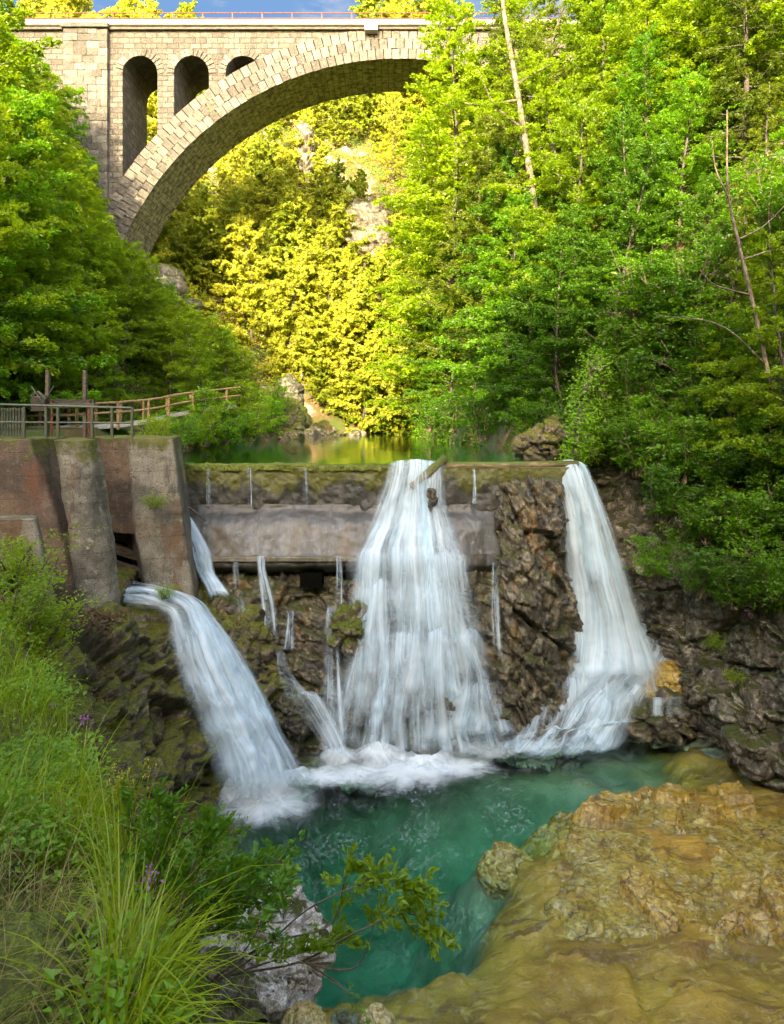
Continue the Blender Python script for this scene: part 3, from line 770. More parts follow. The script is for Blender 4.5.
# ------------------------------------------------------------------ sluice piers
def prism(name, rings, mat, parent, n=160, nv=110, amp=.028, s=0, cap=9):
    """rings of corner points bottom to top, rounded a little, capped on top"""
    out = []
    for rg in rings:
        rg = np.array(rg, float); k = len(rg)
        cl = np.concatenate([rg, rg[:1]])
        L = np.concatenate([[0], np.cumsum(np.linalg.norm(np.diff(cl, axis=0), axis=1))])
        tt = np.linspace(0, L[-1], n, endpoint=False)
        out.append(np.stack([np.interp(tt, L, cl[:, a]) for a in range(3)], 1))
    G = np.array(out)
    # linear resample in height
    m = len(G); q = np.linspace(0, m - 1, nv); i = np.minimum(q.astype(int), m - 2); f = (q - i)[:, None, None]
    G = G[i] * (1 - f) + G[i + 1] * f
    for _ in range(1): G = (np.roll(G, 1, 1) + 2 * G + np.roll(G, -1, 1)) / 4
    c = G[-1].mean(0)
    caps = [c + (G[-1] - c) * k + np.array([0, 0, .05]) * (1 - k) ** .5 for k in np.linspace(.985, 0, cap)]
    G = np.concatenate([G, np.array(caps)])
    P = G.reshape(-1, 3)
    cc = np.repeat(G.mean(1), n, 0)
    N = P - cc; N[:, 2] *= .1; N /= np.linalg.norm(N, axis=1)[:, None] + 1e-6
    P = P + N * (amp * fbm(P * 1.6, 4, s) + amp * .5 * fbm(P * 6, 3, s + 3))[:, None] + np.array([0, 0, 1.]) * (.03 * fbm(P * 3, 3, s + 8))[:, None]
    return mesh_np(name, rel(P, parent), gridq(n, len(G), True), mat, parent=parent)


def px_ring(pts_): return [at(*p) for p in pts_]


p1 = empty('sluice_pier', at(70, 600, 18.6), 'massive battered pier with a reddish wall and sloping round nosed buttress', 'pier')
prism('wall', [
    [at(-110, 640, 19.4), at(84, 640, 19.0), at(112, 625, 21.5), at(-110, 640, 23)],
    [at(-110, 520, 19.4), at(58, 520, 19.1), at(90, 516, 21.7), at(-110, 520, 23)],
    [at(-110, 439.5, 19.5), at(30, 439.5, 19.2), at(66, 437.5, 22), at(-110, 437.5, 23)]], M['pier_rust'], p1, s=2)


def nose(cx0, cx1, y, w0, w1, Y, back):
    """rounded-front ring"""
    a = np.linspace(-math.pi / 2 - .15, math.pi / 2 + .15, 14)
    return a


def nose_ring(pxc, py, Y, r, depth):
    c = at(pxc, py, Y)
    a = np.linspace(math.pi, 2 * math.pi, 14)
    ring = [c + np.array([r * math.cos(q), r * math.sin(q), 0]) for q in a]
    ring += [c + np.array([r, depth, 0]), c + np.array([-r, depth, 0])]
    return ring


prism('buttress', [nose_ring(99, 625, 18.6, .5, .35), nose_ring(90, 540, 18.7, .5, .35), nose_ring(80, 470, 18.9, .5, .35), nose_ring(74, 440, 19.0, .5, .35)], M['pier'], p1, s=5, nv=130)
p2 = empty('sluice_pier', at(150, 600, 20.5), 'rust stained pier between the gate channel and the dam with ferny growth', 'pier')
prism('wall', [
    [at(150, 612, 20.6), at(196, 612, 20.9), at(204, 600, 24.2), at(140, 600, 24.2)],
    [at(134, 525, 20.7), at(184, 525, 21.0), at(192, 520, 24.2), at(118, 520, 24.2)],
    [at(128, 437.5, 20.9), at(173, 437.5, 21.1), at(181, 436.5, 24.2), at(100, 436.5, 24.2)]], M['pier'], p2, s=9)
prism('side_wall', [
    [at(143, 533, 20.75), at(139, 533, 21.5), at(112, 530, 24.5), at(108, 533, 21.2)],
    [at(133, 480, 20.85), at(131, 480, 21.5), at(104, 480, 24.5), at(102, 480, 21.2)],
    [at(131, 438, 20.95), at(128, 438, 21.5), at(96, 437.5, 24.5), at(95, 438, 21.2)]], M['pier_rust'], p2, s=12)
p3 = empty('retaining_block', at(20, 600, 15.2), 'low mossy concrete block standing in front of the round nosed pier', 'wall')
prism('wall', [
    [at(-120, 660, 15.2), at(60, 640, 15.2), at(60, 630, 17), at(-120, 640, 17)],
    [at(-120, 519, 15.4), at(36, 519, 15.4), at(38, 516, 17), at(-120, 516, 17)]], M['pier'], p3, s=15)

gate = empty('stop_logs', at(128, 560, 21.8), 'dark wet timber boards closing the channel between the two piers', 'gate')
for k, (y0, y1) in enumerate(((530, 540), (543, 556), (560, 572), (575, 590))):
    b = MB().beam(at(98, y0, 22.2), at(152, y1 + 4, 21.7), .14, .3).build('board', M['wood_old'], gate, bevel=.01)
    b.location = -np.array(gate.location)
b = MB().box(at(96, 640, 23.2), at(150, 470, 23.5)).build('gap_shade', dk, gate); b.location = -np.array(gate.location)  # black box added as the shade in the gap between the piers
# leafy sprig on the pier later

# deck rails and gear on the piers
def grp(name, loc, label, cat, group=None): return empty(name, loc, label, cat, group)


def part(name, mb, mat, root, **kw):
    o = mb.build(name, M[mat], root, **kw); o.location = -np.array(root.location); return o


g = grp('sluice_gear', at(65, 437, 20.5), 'old iron winding gear with two tall posts above the sluice channel', 'winch')
part('post', MB().beam(at(47, 437, 20.4), at(48, 371, 20.4), .09, .12), 'wood_old', g)
part('post', MB().beam(at(85, 437, 20.4), at(85, 370, 20.4), .09, .12), 'wood_old', g)
part('crossbeam', MB().beam(at(46, 401, 20.3), at(94, 401, 20.3), .1, .1), 'iron_dark', g)
part('crossbeam', MB().beam(at(43, 406, 20.2), at(95, 405, 20.2), .1, .14), 'iron_green', g)
part('spindle', MB().tube([at(52, 437, 20.2), at(52, 400, 20.2)], .03, 8), 'iron_rust', g)
part('spindle', MB().tube([at(89, 437, 20.2), at(89, 400, 20.2)], .04, 8), 'iron_rust', g)
hx = MB()
a = np.linspace(0, 2 * np.pi, 25)
c = at(40, 401, 20.2)
hx.box(c + (-.2, -.14, -.3), c + (.22, .14, .14))
hx.tube([c + (-.2, -.1, .1), c + (0, -.1, .26), c + (.22, -.1, .05)], .05, 8)
part('gearbox', hx, 'iron_dark', g, bevel=.04)
part('crank', MB().tube([at(31, 386, 20), at(43, 403, 20), at(54, 386, 20)], .018, 6), 'iron_green', g)
rl = grp('railing', at(60, 437, 19.3), 'green iron railing along the pier deck in front of the winding gear', 'railing')
for x in (24, 46, 58, 92, 112, 132):
    part('post', MB().beam(at(x, 438, 19.3), at(x, 407, 19.3), .065, .065), 'iron_green', rl)
part('rail', MB().tube([at(-20, 404, 19.3), at(132, 408, 19.3)], .035, 8), 'iron_green', rl)
part('rail', MB().tube([at(-20, 422, 19.3), at(132, 423, 19.3)], .025, 8), 'iron_green', rl)
gr = grp('slatted_gate', at(10, 437, 19.5), 'close row of upright iron bars at the far corner of the deck', 'gate')
bars = MB()
for x in np.linspace(-12, 22, 13): bars.beam(at(x, 437, 19.6), at(x, 408, 19.6), .05, .03)
part('bars', bars, 'iron_green', gr)
part('rail', MB().beam(at(-14, 410, 19.65), at(24, 410, 19.65), .06, .06), 'iron_green', gr)

# path and wooden fence
pv = []
PATH = [at(-60, 428, 30), at(20, 427, 30.5), at(100, 424.5, 32), at(150, 419.5, 34), at(185, 412, 36.5), at(240, 404, 41)]
pc = cr(PATH, 60)
w_ = np.array([0, .95, 0.])
PG = np.stack([pc - w_, pc - w_ * .3 + (0, 0, .03), pc + w_ * .3 + (0, 0, .03), pc + w_], 1)
PG2 = np.stack([PG[:, 0] - (0, 0, .22), PG[:, 0], PG[:, 1], PG[:, 2], PG[:, 3], PG[:, 3] - (0, 0, .22)], 1)
tag(mesh_np('path', PG2.reshape(-1, 3), gridq(6, 60), M['path']), 'pale footpath along the river', None, None, 'structure')
fn = grp('wooden_fence', at(100, 424, 32), 'pale timber post and rail fence along the riverside path', 'fence')
fpts = cr([at(15, 428, 29.6), at(70, 427, 30.3), at(100, 424.5, 31.2), at(150, 419.5, 33.2), at(185, 412, 35.7), at(240, 404, 40)], 60)
for i in range(0, 60, 7):
    part('post', MB().beam(fpts[i] - (0, 0, .3), fpts[i] + (0, 0, 1.0), .1, .1), 'wood_new', fn)
part('rail', MB().tube(fpts + (0, 0, .95), .05, 8), 'wood_new', fn)
part('rail', MB().tube(fpts + (0, 0, .5), .045, 8), 'wood_new', fn)
fn = grp('wooden_fence', at(100, 424, 34), 'second timber fence on the uphill side of the riverside path', 'fence')
fpts = cr([at(40, 426, 31.8), at(100, 423.5, 33.2), at(150, 418.5, 35.5), at(200, 409, 38)], 46)
for i in range(0, 46, 7):
    part('post', MB().beam(fpts[i] - (0, 0, .3), fpts[i] + (0, 0, 1.0), .1, .1), 'wood_new', fn)
part('rail', MB().tube(fpts + (0, 0, .95), .05, 8), 'wood_new', fn)
part('rail', MB().tube(fpts + (0, 0, .5), .045, 8), 'wood_new', fn)
hr = grp('handrail', at(300, 430, 55), 'small timber rail standing by the far river bend', 'railing')
for x in (296, 305): part('post', MB().beam(at(x, 414, 55), at(x, 402, 55), .1, .1), 'wood_new', hr)
part('rail', MB().beam(at(295, 404, 55), at(306, 408, 55), .08, .08), 'wood_new', hr)

# ------------------------------------------------------------------ bridge
BYF, BYB = 60.0, 66.0
K = BYF / F
BCX, BCZ, BR_, BRO = (400 - CX) * K, CZ + 56 * K, 300 * K, 331 * K
ZT = CZ + 384 * K            # wall top
br = empty('stone_bridge', (BCX, 63, BCZ), 'tall stone railway arch bridge with small spandrel arches spanning the gorge', 'bridge')
BO = -np.array(br.location)
XL, XR = (-10 - CX) * K, BCX + 36
OPEN = []
for i in range(3): OPEN.append(((122.5 + 51.5 * i - CX) * K, (157.5 + 51.5 * i - CX) * K))
OPEN += [(2 * BCX - b, 2 * BCX - a) for a, b in OPEN]
OTOP = CZ + (415 - 56) * K


def extr(x):
    d = BRO ** 2 - (x - BCX) ** 2
    return BCZ + math.sqrt(d) if d > 0 else -1e9


mbw = MB()
xs = list(np.arange(XL, XR, .25))
for a, b in OPEN: xs += list(np.linspace(a, b, 25))
xs += [BCX - BRO, BCX + BRO]
xs = sorted(xs)


def otop(x, a, b):
    r = (b - a) / 2; c = (a + b) / 2
    return OTOP - r + math.sqrt(max(0, r * r - (x - c) ** 2))


for x0, x1 in zip(xs[:-1], xs[1:]):
    if x1 - x0 < 1e-5: continue
    xm = (x0 + x1) / 2
    def lo_(x):
        if abs(x - BCX) < BRO: return max(extr(x), 8.)
        return 8.
    op = next(((a, b) for a, b in OPEN if a <= xm <= b), None)
    for yy in (BYF, BYB):
        segs = []
        if op:
            segs.append((max(otop(x0, *op), lo_(x0)), max(otop(x1, *op), lo_(x1)), ZT, ZT))
        else:
            segs.append((lo_(x0), lo_(x1), ZT, ZT))
        for a0, a1, t0, t1 in segs:
            q = [(x0, yy, a0), (x1, yy, a1), (x1, yy, t1), (x0, yy, t0)]
            if yy == BYB: q = q[::-1]
            mbw.add(q, [(0, 1, 2, 3)])
    if op:                              # barrel of the small arches
        z0, z1 = otop(x0, *op), otop(x1, *op)
        mbw.add([(x0, BYF, z0), (x1, BYF, z1), (x1, BYB, z1), (x0, BYB, z0)], [(3, 2, 1, 0)])
for a, b in OPEN:
    for x, fl in ((a, 0), (b, 1)):
        z1 = OTOP - (b - a) / 2; z0 = max(extr(x), 8)
        if z0 < z1:
            q = [(x, BYF, z0), (x, BYB, z0), (x, BYB, z1), (x, BYF, z1)]
            mbw.add(q if not fl else q[::-1], [(0, 1, 2, 3)])
part('spandrel_wall', mbw, 'stone', br)
# arch ring: two courses of voussoirs, each a block
nv_ = 118
for yy, s_ in ((BYF, -1), (BYB, 1)):
    ring = MB()
    for i in range(nv_):
        a0 = math.pi * i / nv_; a1 = math.pi * (i + 1) / nv_
        for r0, r1 in ((BR_, BR_ + .86), (BR_ + .88, BR_ + 1.74), (BR_ + 1.76, BRO)):
            pr = rng.uniform(.04, .13); g_ = .0013
            off = (a1 - a0) * (0 if r0 == BR_ else .5 if r0 < BR_ + 1 else 0)
            V = []
            pr2 = rng.uniform(0, .08)
            for y in (yy + s_ * pr, yy - s_ * .4):
                for aa, rr in ((a0 + off + g_, r0), (a1 + off - g_, r0), (a1 + off - g_, r1), (a0 + off + g_, r1)):
                    V.append((BCX - rr * math.cos(aa), y, BCZ + rr * math.sin(aa)))
            Q = [(0, 1, 2, 3), (7, 6, 5, 4), (0, 4, 5, 1), (1, 5, 6, 2), (2, 6, 7, 3), (3, 7, 4, 0)]
            ring.add(V, Q)
    part('arch_ring', ring, 'stone_ring', br)
so = MB()
aa = np.linspace(0, math.pi, 90)
V = np.array([[(BCX - BR_ * math.cos(q), y, BCZ + BR_ * math.sin(q)) for q in aa] for y in np.linspace(BYF + .0, BYB - .0, 2)]).reshape(-1, 3)
so.add(V, gridq(90, 2))
part('arch_soffit', so, 'stone_soffit', br)
for a, b in OPEN:
    rg = MB(); c = (a + b) / 2; r = (b - a) / 2; n_ = 15
    for i in range(n_):
        a0, a1 = math.pi * i / n_, math.pi * (i + 1) / n_
        V = []
        for y in (BYF - rng.uniform(.04, .12), BYF + .3):
            for q, rr in ((a0 + .02, r + .004), (a1 - .02, r + .004), (a1 - .02, r + .62), (a0 + .02, r + .62)):
                V.append((c - rr * math.cos(q), y, OTOP - r + rr * math.sin(q)))
        if min(v[2] for v in V) > min(extr(v[0]) for v in V):
            rg.add(V, [(0, 1, 2, 3), (7, 6, 5, 4), (0, 4, 5, 1), (1, 5, 6, 2), (2, 6, 7, 3), (3, 7, 4, 0)])
    if rg.n: part('arch_trim', rg, 'stone_ring', br)
# quoin pilasters
for sx in (-1, 1):
    pl = MB()
    xa, xb = (66 - CX) * K - BCX, (109.5 - CX) * K - BCX
    z = 10.
    while z < ZT - .02:
        h_ = min(.62, ZT - z)
        x = xa
        while x < xb - .01:
            w2 = min(rng.uniform(.7, 1.3), xb - x)
            if xb - x - w2 < .4: w2 = xb - x
            x0, x1 = sorted((BCX + (-sx) * x if sx > 0 else BCX + x, BCX + (-sx) * (x + w2) if sx > 0 else BCX + x + w2))
            pl.box((x0 + .012, BYF - .45 - rng.uniform(0, .1), z + .012), (x1 - .012, BYF + .2, z + h_ - .012))
            x += w2
        z += h_
    part('pilaster', pl, 'stone_ring', br)
co = MB()
co.box((XL, BYF - .3, ZT), (XR, BYB + .3, ZT + .22))
part('cornice', co, 'stone_ring', br, bevel=.04)
for sx in (-1, 1):
    xa, xb = (64 - CX) * K - BCX, (111 - CX) * K - BCX
    x0, x1 = sorted((BCX - sx * abs(xa), BCX - sx * abs(xb)))
    part('pilaster_cap', MB().box((x0, BYF - .75, ZT - .02), (x1, BYF + .4, ZT + .36)), 'stone_ring', br, bevel=.04)
part('coping', MB().tube([(XL, BYF - .32, ZT + .52), (XR, BYF - .32, ZT + .52)], .27, 12), 'pipe', br, smooth=True)
part('deck', MB().box((XL, BYF + .1, ZT + .22), (XR, BYB, ZT + .5)), 'stone_ring', br)
part('refuge', MB().box(((365 - CX) * K, BYF - .85, ZT - .35), ((378 - CX) * K, BYF - .1, ZT + .34)), 'pipe', br, bevel=.05)
rl = MB()
rail_root = br
x = XL + .4
xsr = []
while x < XR: xsr.append(x); x += 2.55
for x in xsr:
    part('rail_post', MB().beam((x, BYF - .05, ZT + .4), (x, BYF - .05, ZT + 1.55), .08, .08), 'iron_rust', br)
for z in (ZT + 1.52, ZT + 1.05):
    part('rail', MB().tube([(XL, BYF - .05, z), (XR, BYF - .05, z)], .045, 6), 'iron_rust', br)

# ------------------------------------------------------------------ waterfalls
def fall_sheet(name, rows, parent, nu=70, nv=160, bulge=.25, layers=3, seed=0, rough=.1, step=.13, lump=.0, mat='fall'):
    """rows: (left point, right point) from lip to foot; layers of fanning strands"""
    L = cr([r[0] for r in rows], nv); Rr = cr([r[1] for r in rows], nv)
    u = np.linspace(0, 1, nu)
    out = None
    for k in range(layers):
        G = L[:, None] * (1 - u)[None, :, None] + Rr[:, None] * u[None, :, None]
        W = np.linalg.norm(Rr - L, axis=1)
        N = normals(G); N[..., 2] = np.maximum(N[..., 2], 0) if N[..., 1].mean() < 0 else N[..., 2]
        if N[..., 1].mean() > 0: N = -N
        N = N / (np.linalg.norm(N, axis=2)[..., None] + 1e-9)
        vv = np.linspace(0, 1, nv)
        q = np.stack([np.broadcast_to(u * W.mean() * 2.3, (nv, nu)), np.broadcast_to((vv * 3.)[:, None], (nv, nu)), np.full((nv, nu), seed + k * 3.7)], -1).reshape(-1, 3)
        q2 = G.reshape(-1, 3) * np.array([1.2, .6, 1.1]) + seed + k
        d = bulge * np.sin(np.pi * u)[None, :] ** .8 * sstep(vv, 0, .25)[:, None] + rough * fbm(q, 4, seed).reshape(nv, nu) * sstep(vv, 0, .12)[:, None]
        d = d + lump * np.clip(fbm(q2, 3, seed + 5).reshape(nv, nu), -.2, 1) * sstep(vv, .25, .6)[:, None] + k * step * (sstep(vv, 0, .15)[:, None])
        P = (G + N * d[..., None]).reshape(-1, 3)
        um = np.broadcast_to(u * max(W.mean(), .9), (nv, nu)) + seed * 3.1 + k * 7.7
        ln = np.concatenate([[0], np.cumsum(np.linalg.norm(np.diff((L + Rr) / 2, axis=0), axis=1))])
        uv = np.stack([um, np.broadcast_to(ln[:, None], (nv, nu))], -1).reshape(-1, 2)
        ub = np.stack([np.broadcast_to(u, (nv, nu)), np.broadcast_to(vv[:, None], (nv, nu))], -1).reshape(-1, 2)
        o = mesh_np(name, rel(P, parent), gridq(nu, nv), M[mat], uv, ub, parent=parent)
    return o


def rws(rows): return [(at(a, y, Y), at(b, y, Y)) for y, a, b, Y in rows]


def foam(parent, c, rx, ry, h, seed=0, rot=0.):
    n, m = 40, 72
    r = np.linspace(0, 1, n); a = np.arange(m + 1) / m * 2 * np.pi
    Rr, A = np.meshgrid(r, a, indexing='ij')
    x = rx * Rr * np.cos(A); y = ry * Rr * np.sin(A)
    X = np.cos(rot) * x - np.sin(rot) * y; Y = np.sin(rot) * x + np.cos(rot) * y
    P = np.stack([X, Y, 0 * X], -1).reshape(-1, 3) + np.array(c)
    z = h * (1 - Rr.ravel() ** 1.5) * (1 + .9 * fbm(P * 1.6, 4, seed)) + .012 + seed % 7 * .003
    P[:, 2] += np.maximum(z, .01)
    uv = np.stack([A.ravel() * .95 + seed, Rr.ravel() * max(rx, ry)], 1); ub = np.stack([A.ravel() / 6.283, Rr.ravel()], 1)
    return mesh_np('foam', rel(P, parent), gridq(m + 1, n), M['foam'], uv, ub, parent=parent)


fc = empty('waterfall', at(425, 745, 21.7), 'widest silky white waterfall fanning from the dam crest beside the short log', 'waterfall')
rows = rws([(462.5, 387, 446, 24.7), (466, 387, 446, 24.0), (480, 383, 447, 23.75), (500, 376, 449, 23.6), (530, 363, 459, 23.2), (550, 352, 467, 22.85), (562, 346, 473, 22.65), (585, 345, 476, 22.55), (610, 343, 481, 22.4), (650, 340, 487, 22.2)])
fall_sheet('cascade', rows, fc, 130, 190, .4, 2, 3, .05, .09, .05)
rows = rws([(552, 349, 470, 22.9), (557, 348, 471, 22.7), (566, 347, 473, 22.55), (600, 344, 479, 22.35), (640, 341, 487, 22.1), (680, 336, 497, 21.9), (700, 333, 502, 21.8), (720, 330, 506, 21.7)])
fall_sheet('cascade', rows, fc, 130, 140, .35, 2, 43, .06, .11, .14, 'veil')
rows = rws([(630, 343, 485, 22.2), (640, 341, 488, 21.95), (670, 332, 500, 21.75), (700, 324, 511, 21.6), (735, 315, 525, 21.4), (762, 308, 534, 21.1)])
fall_sheet('cascade', rows, fc, 130, 130, .3, 2, 47, .08, .11, .26, 'veil')
for k, (x, y, y2, w0, w1, Y) in enumerate([(415, 470, 545, 12, 36, 23.3), (395, 660, 752, 10, 44, 21.6), (440, 640, 748, 14, 40, 21.4), (470, 640, 735, 12, 44, 21.7), (365, 650, 752, 10, 34, 21.6), (485, 690, 738, 14, 40, 21.6), (420, 600, 700, 16, 44, 21.9), (380, 590, 680, 12, 34, 22.1)]):
    rr = [(at(x - w0, y, Y + .45), at(x + w0, y, Y + .45)), (at(x - w0 * 1.2, y + 3, Y + .1), at(x + w0 * 1.2, y + 3, Y + .1)), (at(x - (w0 + w1) / 2.2, (y + y2) / 2, Y - .15), at(x + (w0 + w1) / 2.2, (y + y2) / 2, Y - .15)), (at(x - w1, y2, Y - .45), at(x + w1, y2, Y - .45))]
    fall_sheet('cascade', rr, fc, 40, 70, .35, 1, 20 + k, .05, .1, 0, 'veil')
for k, (x, y, rx, ry, h) in enumerate([(340, 760, 1.0, .8, .2), (378, 759, 1.3, 1.0, .25), (425, 761, 1.4, 1.1, .28), (468, 750, 1.3, .9, .22), (505, 738, 1.1, .7, .16), (320, 778, 1.3, .8, .04), (455, 768, 1.7, 1.0, .05), (405, 772, 2.4, 1.5, .07), (350, 775, 1.5, 1.0, .05)]):
    p = at(x, y, (CZ * F) / (y - HZ)); p[2] = 0
    foam(fc, p, rx, ry, h, k * 3 + 1)

fr = empty('waterfall', at(620, 700, 23.5), 'tall narrow waterfall dropping beside the dark cliff past the craggy buttress', 'waterfall')
rows = rws([(466, 548, 588, 25.4), (469, 549, 588, 24.7), (480, 552, 594, 24.4), (510, 558, 606, 24.25), (560, 562, 624, 24.1), (600, 563, 638, 24.0), (640, 561, 652, 23.9), (668, 556, 664, 23.6), (690, 548, 672, 23.2)])
fall_sheet('cascade', rows, fr, 110, 200, .5, 2, 7, .03, .1, .04, 'full')
rows = [(at(566, 618, 24.3), at(668, 618, 26.0)), (at(560, 640, 24.0), at(697, 636, 25.8)), (at(554, 665, 23.5), at(698, 652, 25.2)), (at(544, 695, 23.0), at(676, 676, 24.2)), (at(526, 718, 22.6), at(648, 700, 23.3)), (at(506, 742, 22.2), at(636, 726, 22.9)), (at(490, 758, 21.5), at(626, 748, 22.1)), (at(480, 768, 21.1), at(620, 756, 21.7))]
fall_sheet('run_off', rows, fr, 100, 110, .25, 3, 9, .1, .09, .4)
for k, (x, y, y2, w0, w1, Y) in enumerate([(580, 640, 700, 10, 30, 23.5), (608, 655, 712, 12, 34, 23.3), (640, 650, 700, 12, 34, 23.6), (572, 685, 735, 12, 36, 22.8), (610, 690, 735, 12, 34, 22.8), (545, 700, 745, 10, 30, 22.5)]):
    rr = [(at(x - w0, y, Y + .45), at(x + w0, y, Y + .45)), (at(x - w0 * 1.2, y + 3, Y + .1), at(x + w0 * 1.2, y + 3, Y + .1)), (at(x - (w0 + w1) / 2.2 - 4, (y + y2) / 2, Y - .15), at(x + (w0 + w1) / 2.2 - 4, (y + y2) / 2, Y - .15)), (at(x - w1 - 10, y2, Y - .45), at(x + w1 - 10, y2, Y - .45))]
    fall_sheet('run_off', rr, fr, 40, 70, .3, 1, 60 + k, .05, .1, 0, 'veil')
for k, (x, y, z, rx, ry, h) in enumerate([(600, 662, 1.7, 1.2, .8, .55), (640, 655, 1.7, 1.4, .8, .45), (670, 652, 1.8, 1.0, .8, .25), (590, 690, .9, 1.1, .8, .35), (620, 690, .8, 1.0, .7, .3), (560, 733, 0., 1.6, .8, .1), (600, 727, 0, 1.3, .7, .08), (530, 745, 0, 1.5, .8, .06), (490, 752, 0, 1.2, .7, .05)]):
    Y = (CZ - z) * F / (y - HZ); p = at(x, y, Y)
    foam(fr, p, rx, ry, h, k * 5 + 2)

fl = empty('waterfall', at(260, 785, 19.4), 'waterfall curving out of the sluice channel and down the dark mossy bank', 'waterfall')
rows = [(at(108, 606, 20.9), at(112, 580, 22.0)), (at(122, 606, 20.3), at(126, 584, 21.4)), (at(150, 612, 19.8), at(165, 594, 20.9)), (at(166, 622, 19.4), at(200, 606, 20.6)), (at(168, 640, 19.1), at(218, 624, 20.4)), (at(178, 680, 18.75), at(250, 668, 20.1)), (at(193, 720, 18.5), at(273, 712, 19.9)), (at(208, 760, 18.3), at(296, 752, 19.75)), (at(218, 806, 18.1), at(314, 786, 19.5))]
fall_sheet('cascade', rows, fl, 110, 220, .35, 2, 13, .05, .1, .1)
fall_sheet('cascade', [(a_ - (0, .12, -.05), b_ - (0, .12, -.05)) for a_, b_ in rows[3:]], fl, 110, 160, .45, 2, 53, .06, .1, .24, 'veil')
for k, (x, y, rx, ry, h) in enumerate([(262, 795, 1.3, 1.2, .45), (240, 800, .9, .9, .4), (285, 785, 1.1, 1.0, .35), (266, 806, 1.9, 1.5, .08)]):
    p = at(x, y, (CZ * F) / (y - HZ)); p[2] = 0
    foam(fl, p, rx, ry, h, k * 4 + 3)

fs = empty('waterfall', at(215, 590, 22.6), 'slim waterfall sliding down the dam apron beside the stained pier', 'waterfall')
fall_sheet('cascade', rws([(508, 178, 186, 24.0), (514, 180, 189, 23.8), (535, 184, 203, 23.3), (556, 191, 213, 22.85), (575, 198, 217, 22.7), (592, 206, 228, 22.2), (600, 208, 232, 21.9)]), fs, 30, 100, .08, 3, 17, .04, .05)


def trickle(label, rows, seed, layers=2):
    e = empty('trickle', rows[-1][0], label, 'trickle')
    fall_sheet('cascade', rows, e, 14, 80, .06, layers, seed, .03, .04, 0, 'trickle')


trickle('thread of water on the dam wall above the middle of the ledge', rws([(467, 246, 252, 23.95), (490, 246, 253, 23.88), (510, 246, 253, 23.8)]), 31)
trickle('thread of water on the dam wall straight above the culvert', rws([(467, 303, 308, 23.95), (490, 303, 309, 23.88), (508, 303, 309, 23.8)]), 32)
trickle('trickle falling from the ledge between the slim fall and the culvert', rws([(555, 256, 266, 22.9), (570, 257, 267, 22.7), (600, 260, 275, 22.4), (640, 262, 280, 22.0)]), 33, 3)
trickle('trickle slipping over brown rock below the culvert', rws([(610, 288, 294, 22.6), (640, 284, 294, 22.0), (650, 280, 296, 21.9)]), 35)
trickle('broken trickle running down the brown boulder to the pool', rws([(650, 276, 284, 21.8), (672, 278, 292, 21.4), (695, 284, 312, 21.1), (700, 288, 325, 20.9), (740, 318, 345, 20.8), (760, 322, 350, 20.6)]), 36, 3)
trickle('trickle beside the mossy green boulder at the edge of the widest fall', rws([(605, 326, 336, 22.2), (650, 322, 340, 21.8), (700, 318, 345, 21.4), (745, 316, 350, 21.0)]), 37, 3)
trickle('thread of water on the dam wall right below the long log', rws([(468, 472, 476, 23.95), (490, 472, 477, 23.88), (506, 472, 477, 23.8)]), 38)
trickle('thin thread of water down the ledge face between the culvert and the widest fall', rws([(555, 336, 342, 22.9), (575, 336, 343, 22.7), (612, 334, 344, 22.2)]), 51)
trickle('thin trickle beside the slim fall under the stained pier', rws([(560, 232, 238, 22.9), (590, 233, 242, 22.4), (622, 238, 250, 21.8)]), 52)
trickle('faint trickle over the craggy buttress near the widest fall', rws([(560, 492, 498, 22.8), (610, 490, 500, 22.3), (660, 492, 504, 22.05)]), 53)
trickle('thread of water on the dam wall close to the stained pier', rws([(468, 206, 211, 23.95), (490, 206, 212, 23.88), (508, 206, 212, 23.8)]), 54)
trickle('small drip curtain off the wet dark slab', rws([(697, 648, 684, 22.55), (704, 648, 684, 22.4), (717, 648, 686, 22.35)]), 39)

# ------------------------------------------------------------------ foliage
def leaves(c, nrm, yaw, size, asp=.5, fold=.12):
    nrm = nrm / (np.linalg.norm(nrm, axis=1)[:, None] + 1e-9)
    a = yaw - (yaw * nrm).sum(1)[:, None] * nrm
    a /= np.linalg.norm(a, axis=1)[:, None] + 1e-9
    b = np.cross(nrm, a)
    L = size[:, None]
    V = np.stack([c - a * L * .5, c + b * L * asp * .5 - a * L * .05 + nrm * L * fold, c + a * L * .5, c - b * L * asp * .5 - a * L * .05 + nrm * L * fold], 1)
    return V.reshape(-1, 3), np.arange(len(c) * 4).reshape(-1, 4)


def spray(o, d, ln, wd, k, size, up=None, droop=.25, tilt=.4, thick=.05):
    """one flat fan of leaves growing from o along d"""
    d = d / np.linalg.norm(d)
    up = np.array([0, 0, 1.]) if up is None else up
    s = np.cross(d, up); s /= np.linalg.norm(s) + 1e-9
    n = np.cross(s, d)
    t = rng.uniform(0.02, 1, k); v = rng.normal(0, .42, k).clip(-1, 1)
    w = wd * np.sin(np.pi * np.clip(t * .8 + .12, 0, 1))
    c = o + d * (t * ln)[:, None] + s * (v * w)[:, None] + n * rng.normal(0, thick, k)[:, None]
    c[:, 2] -= droop * ln * t ** 2
    nr = n + rng.normal(0, tilt, (k, 3))
    yw = d + s * np.sign(v)[:, None] * .8 + rng.normal(0, .3, (k, 3))
    return c, nr, yw, rng.uniform(.65, 1.25, k) * size


def collect(sp, asp=.5, fold=.12):
    c, n, y, z = [np.concatenate(q) for q in zip(*sp)]
    return leaves(c, n, y, z, asp, fold)


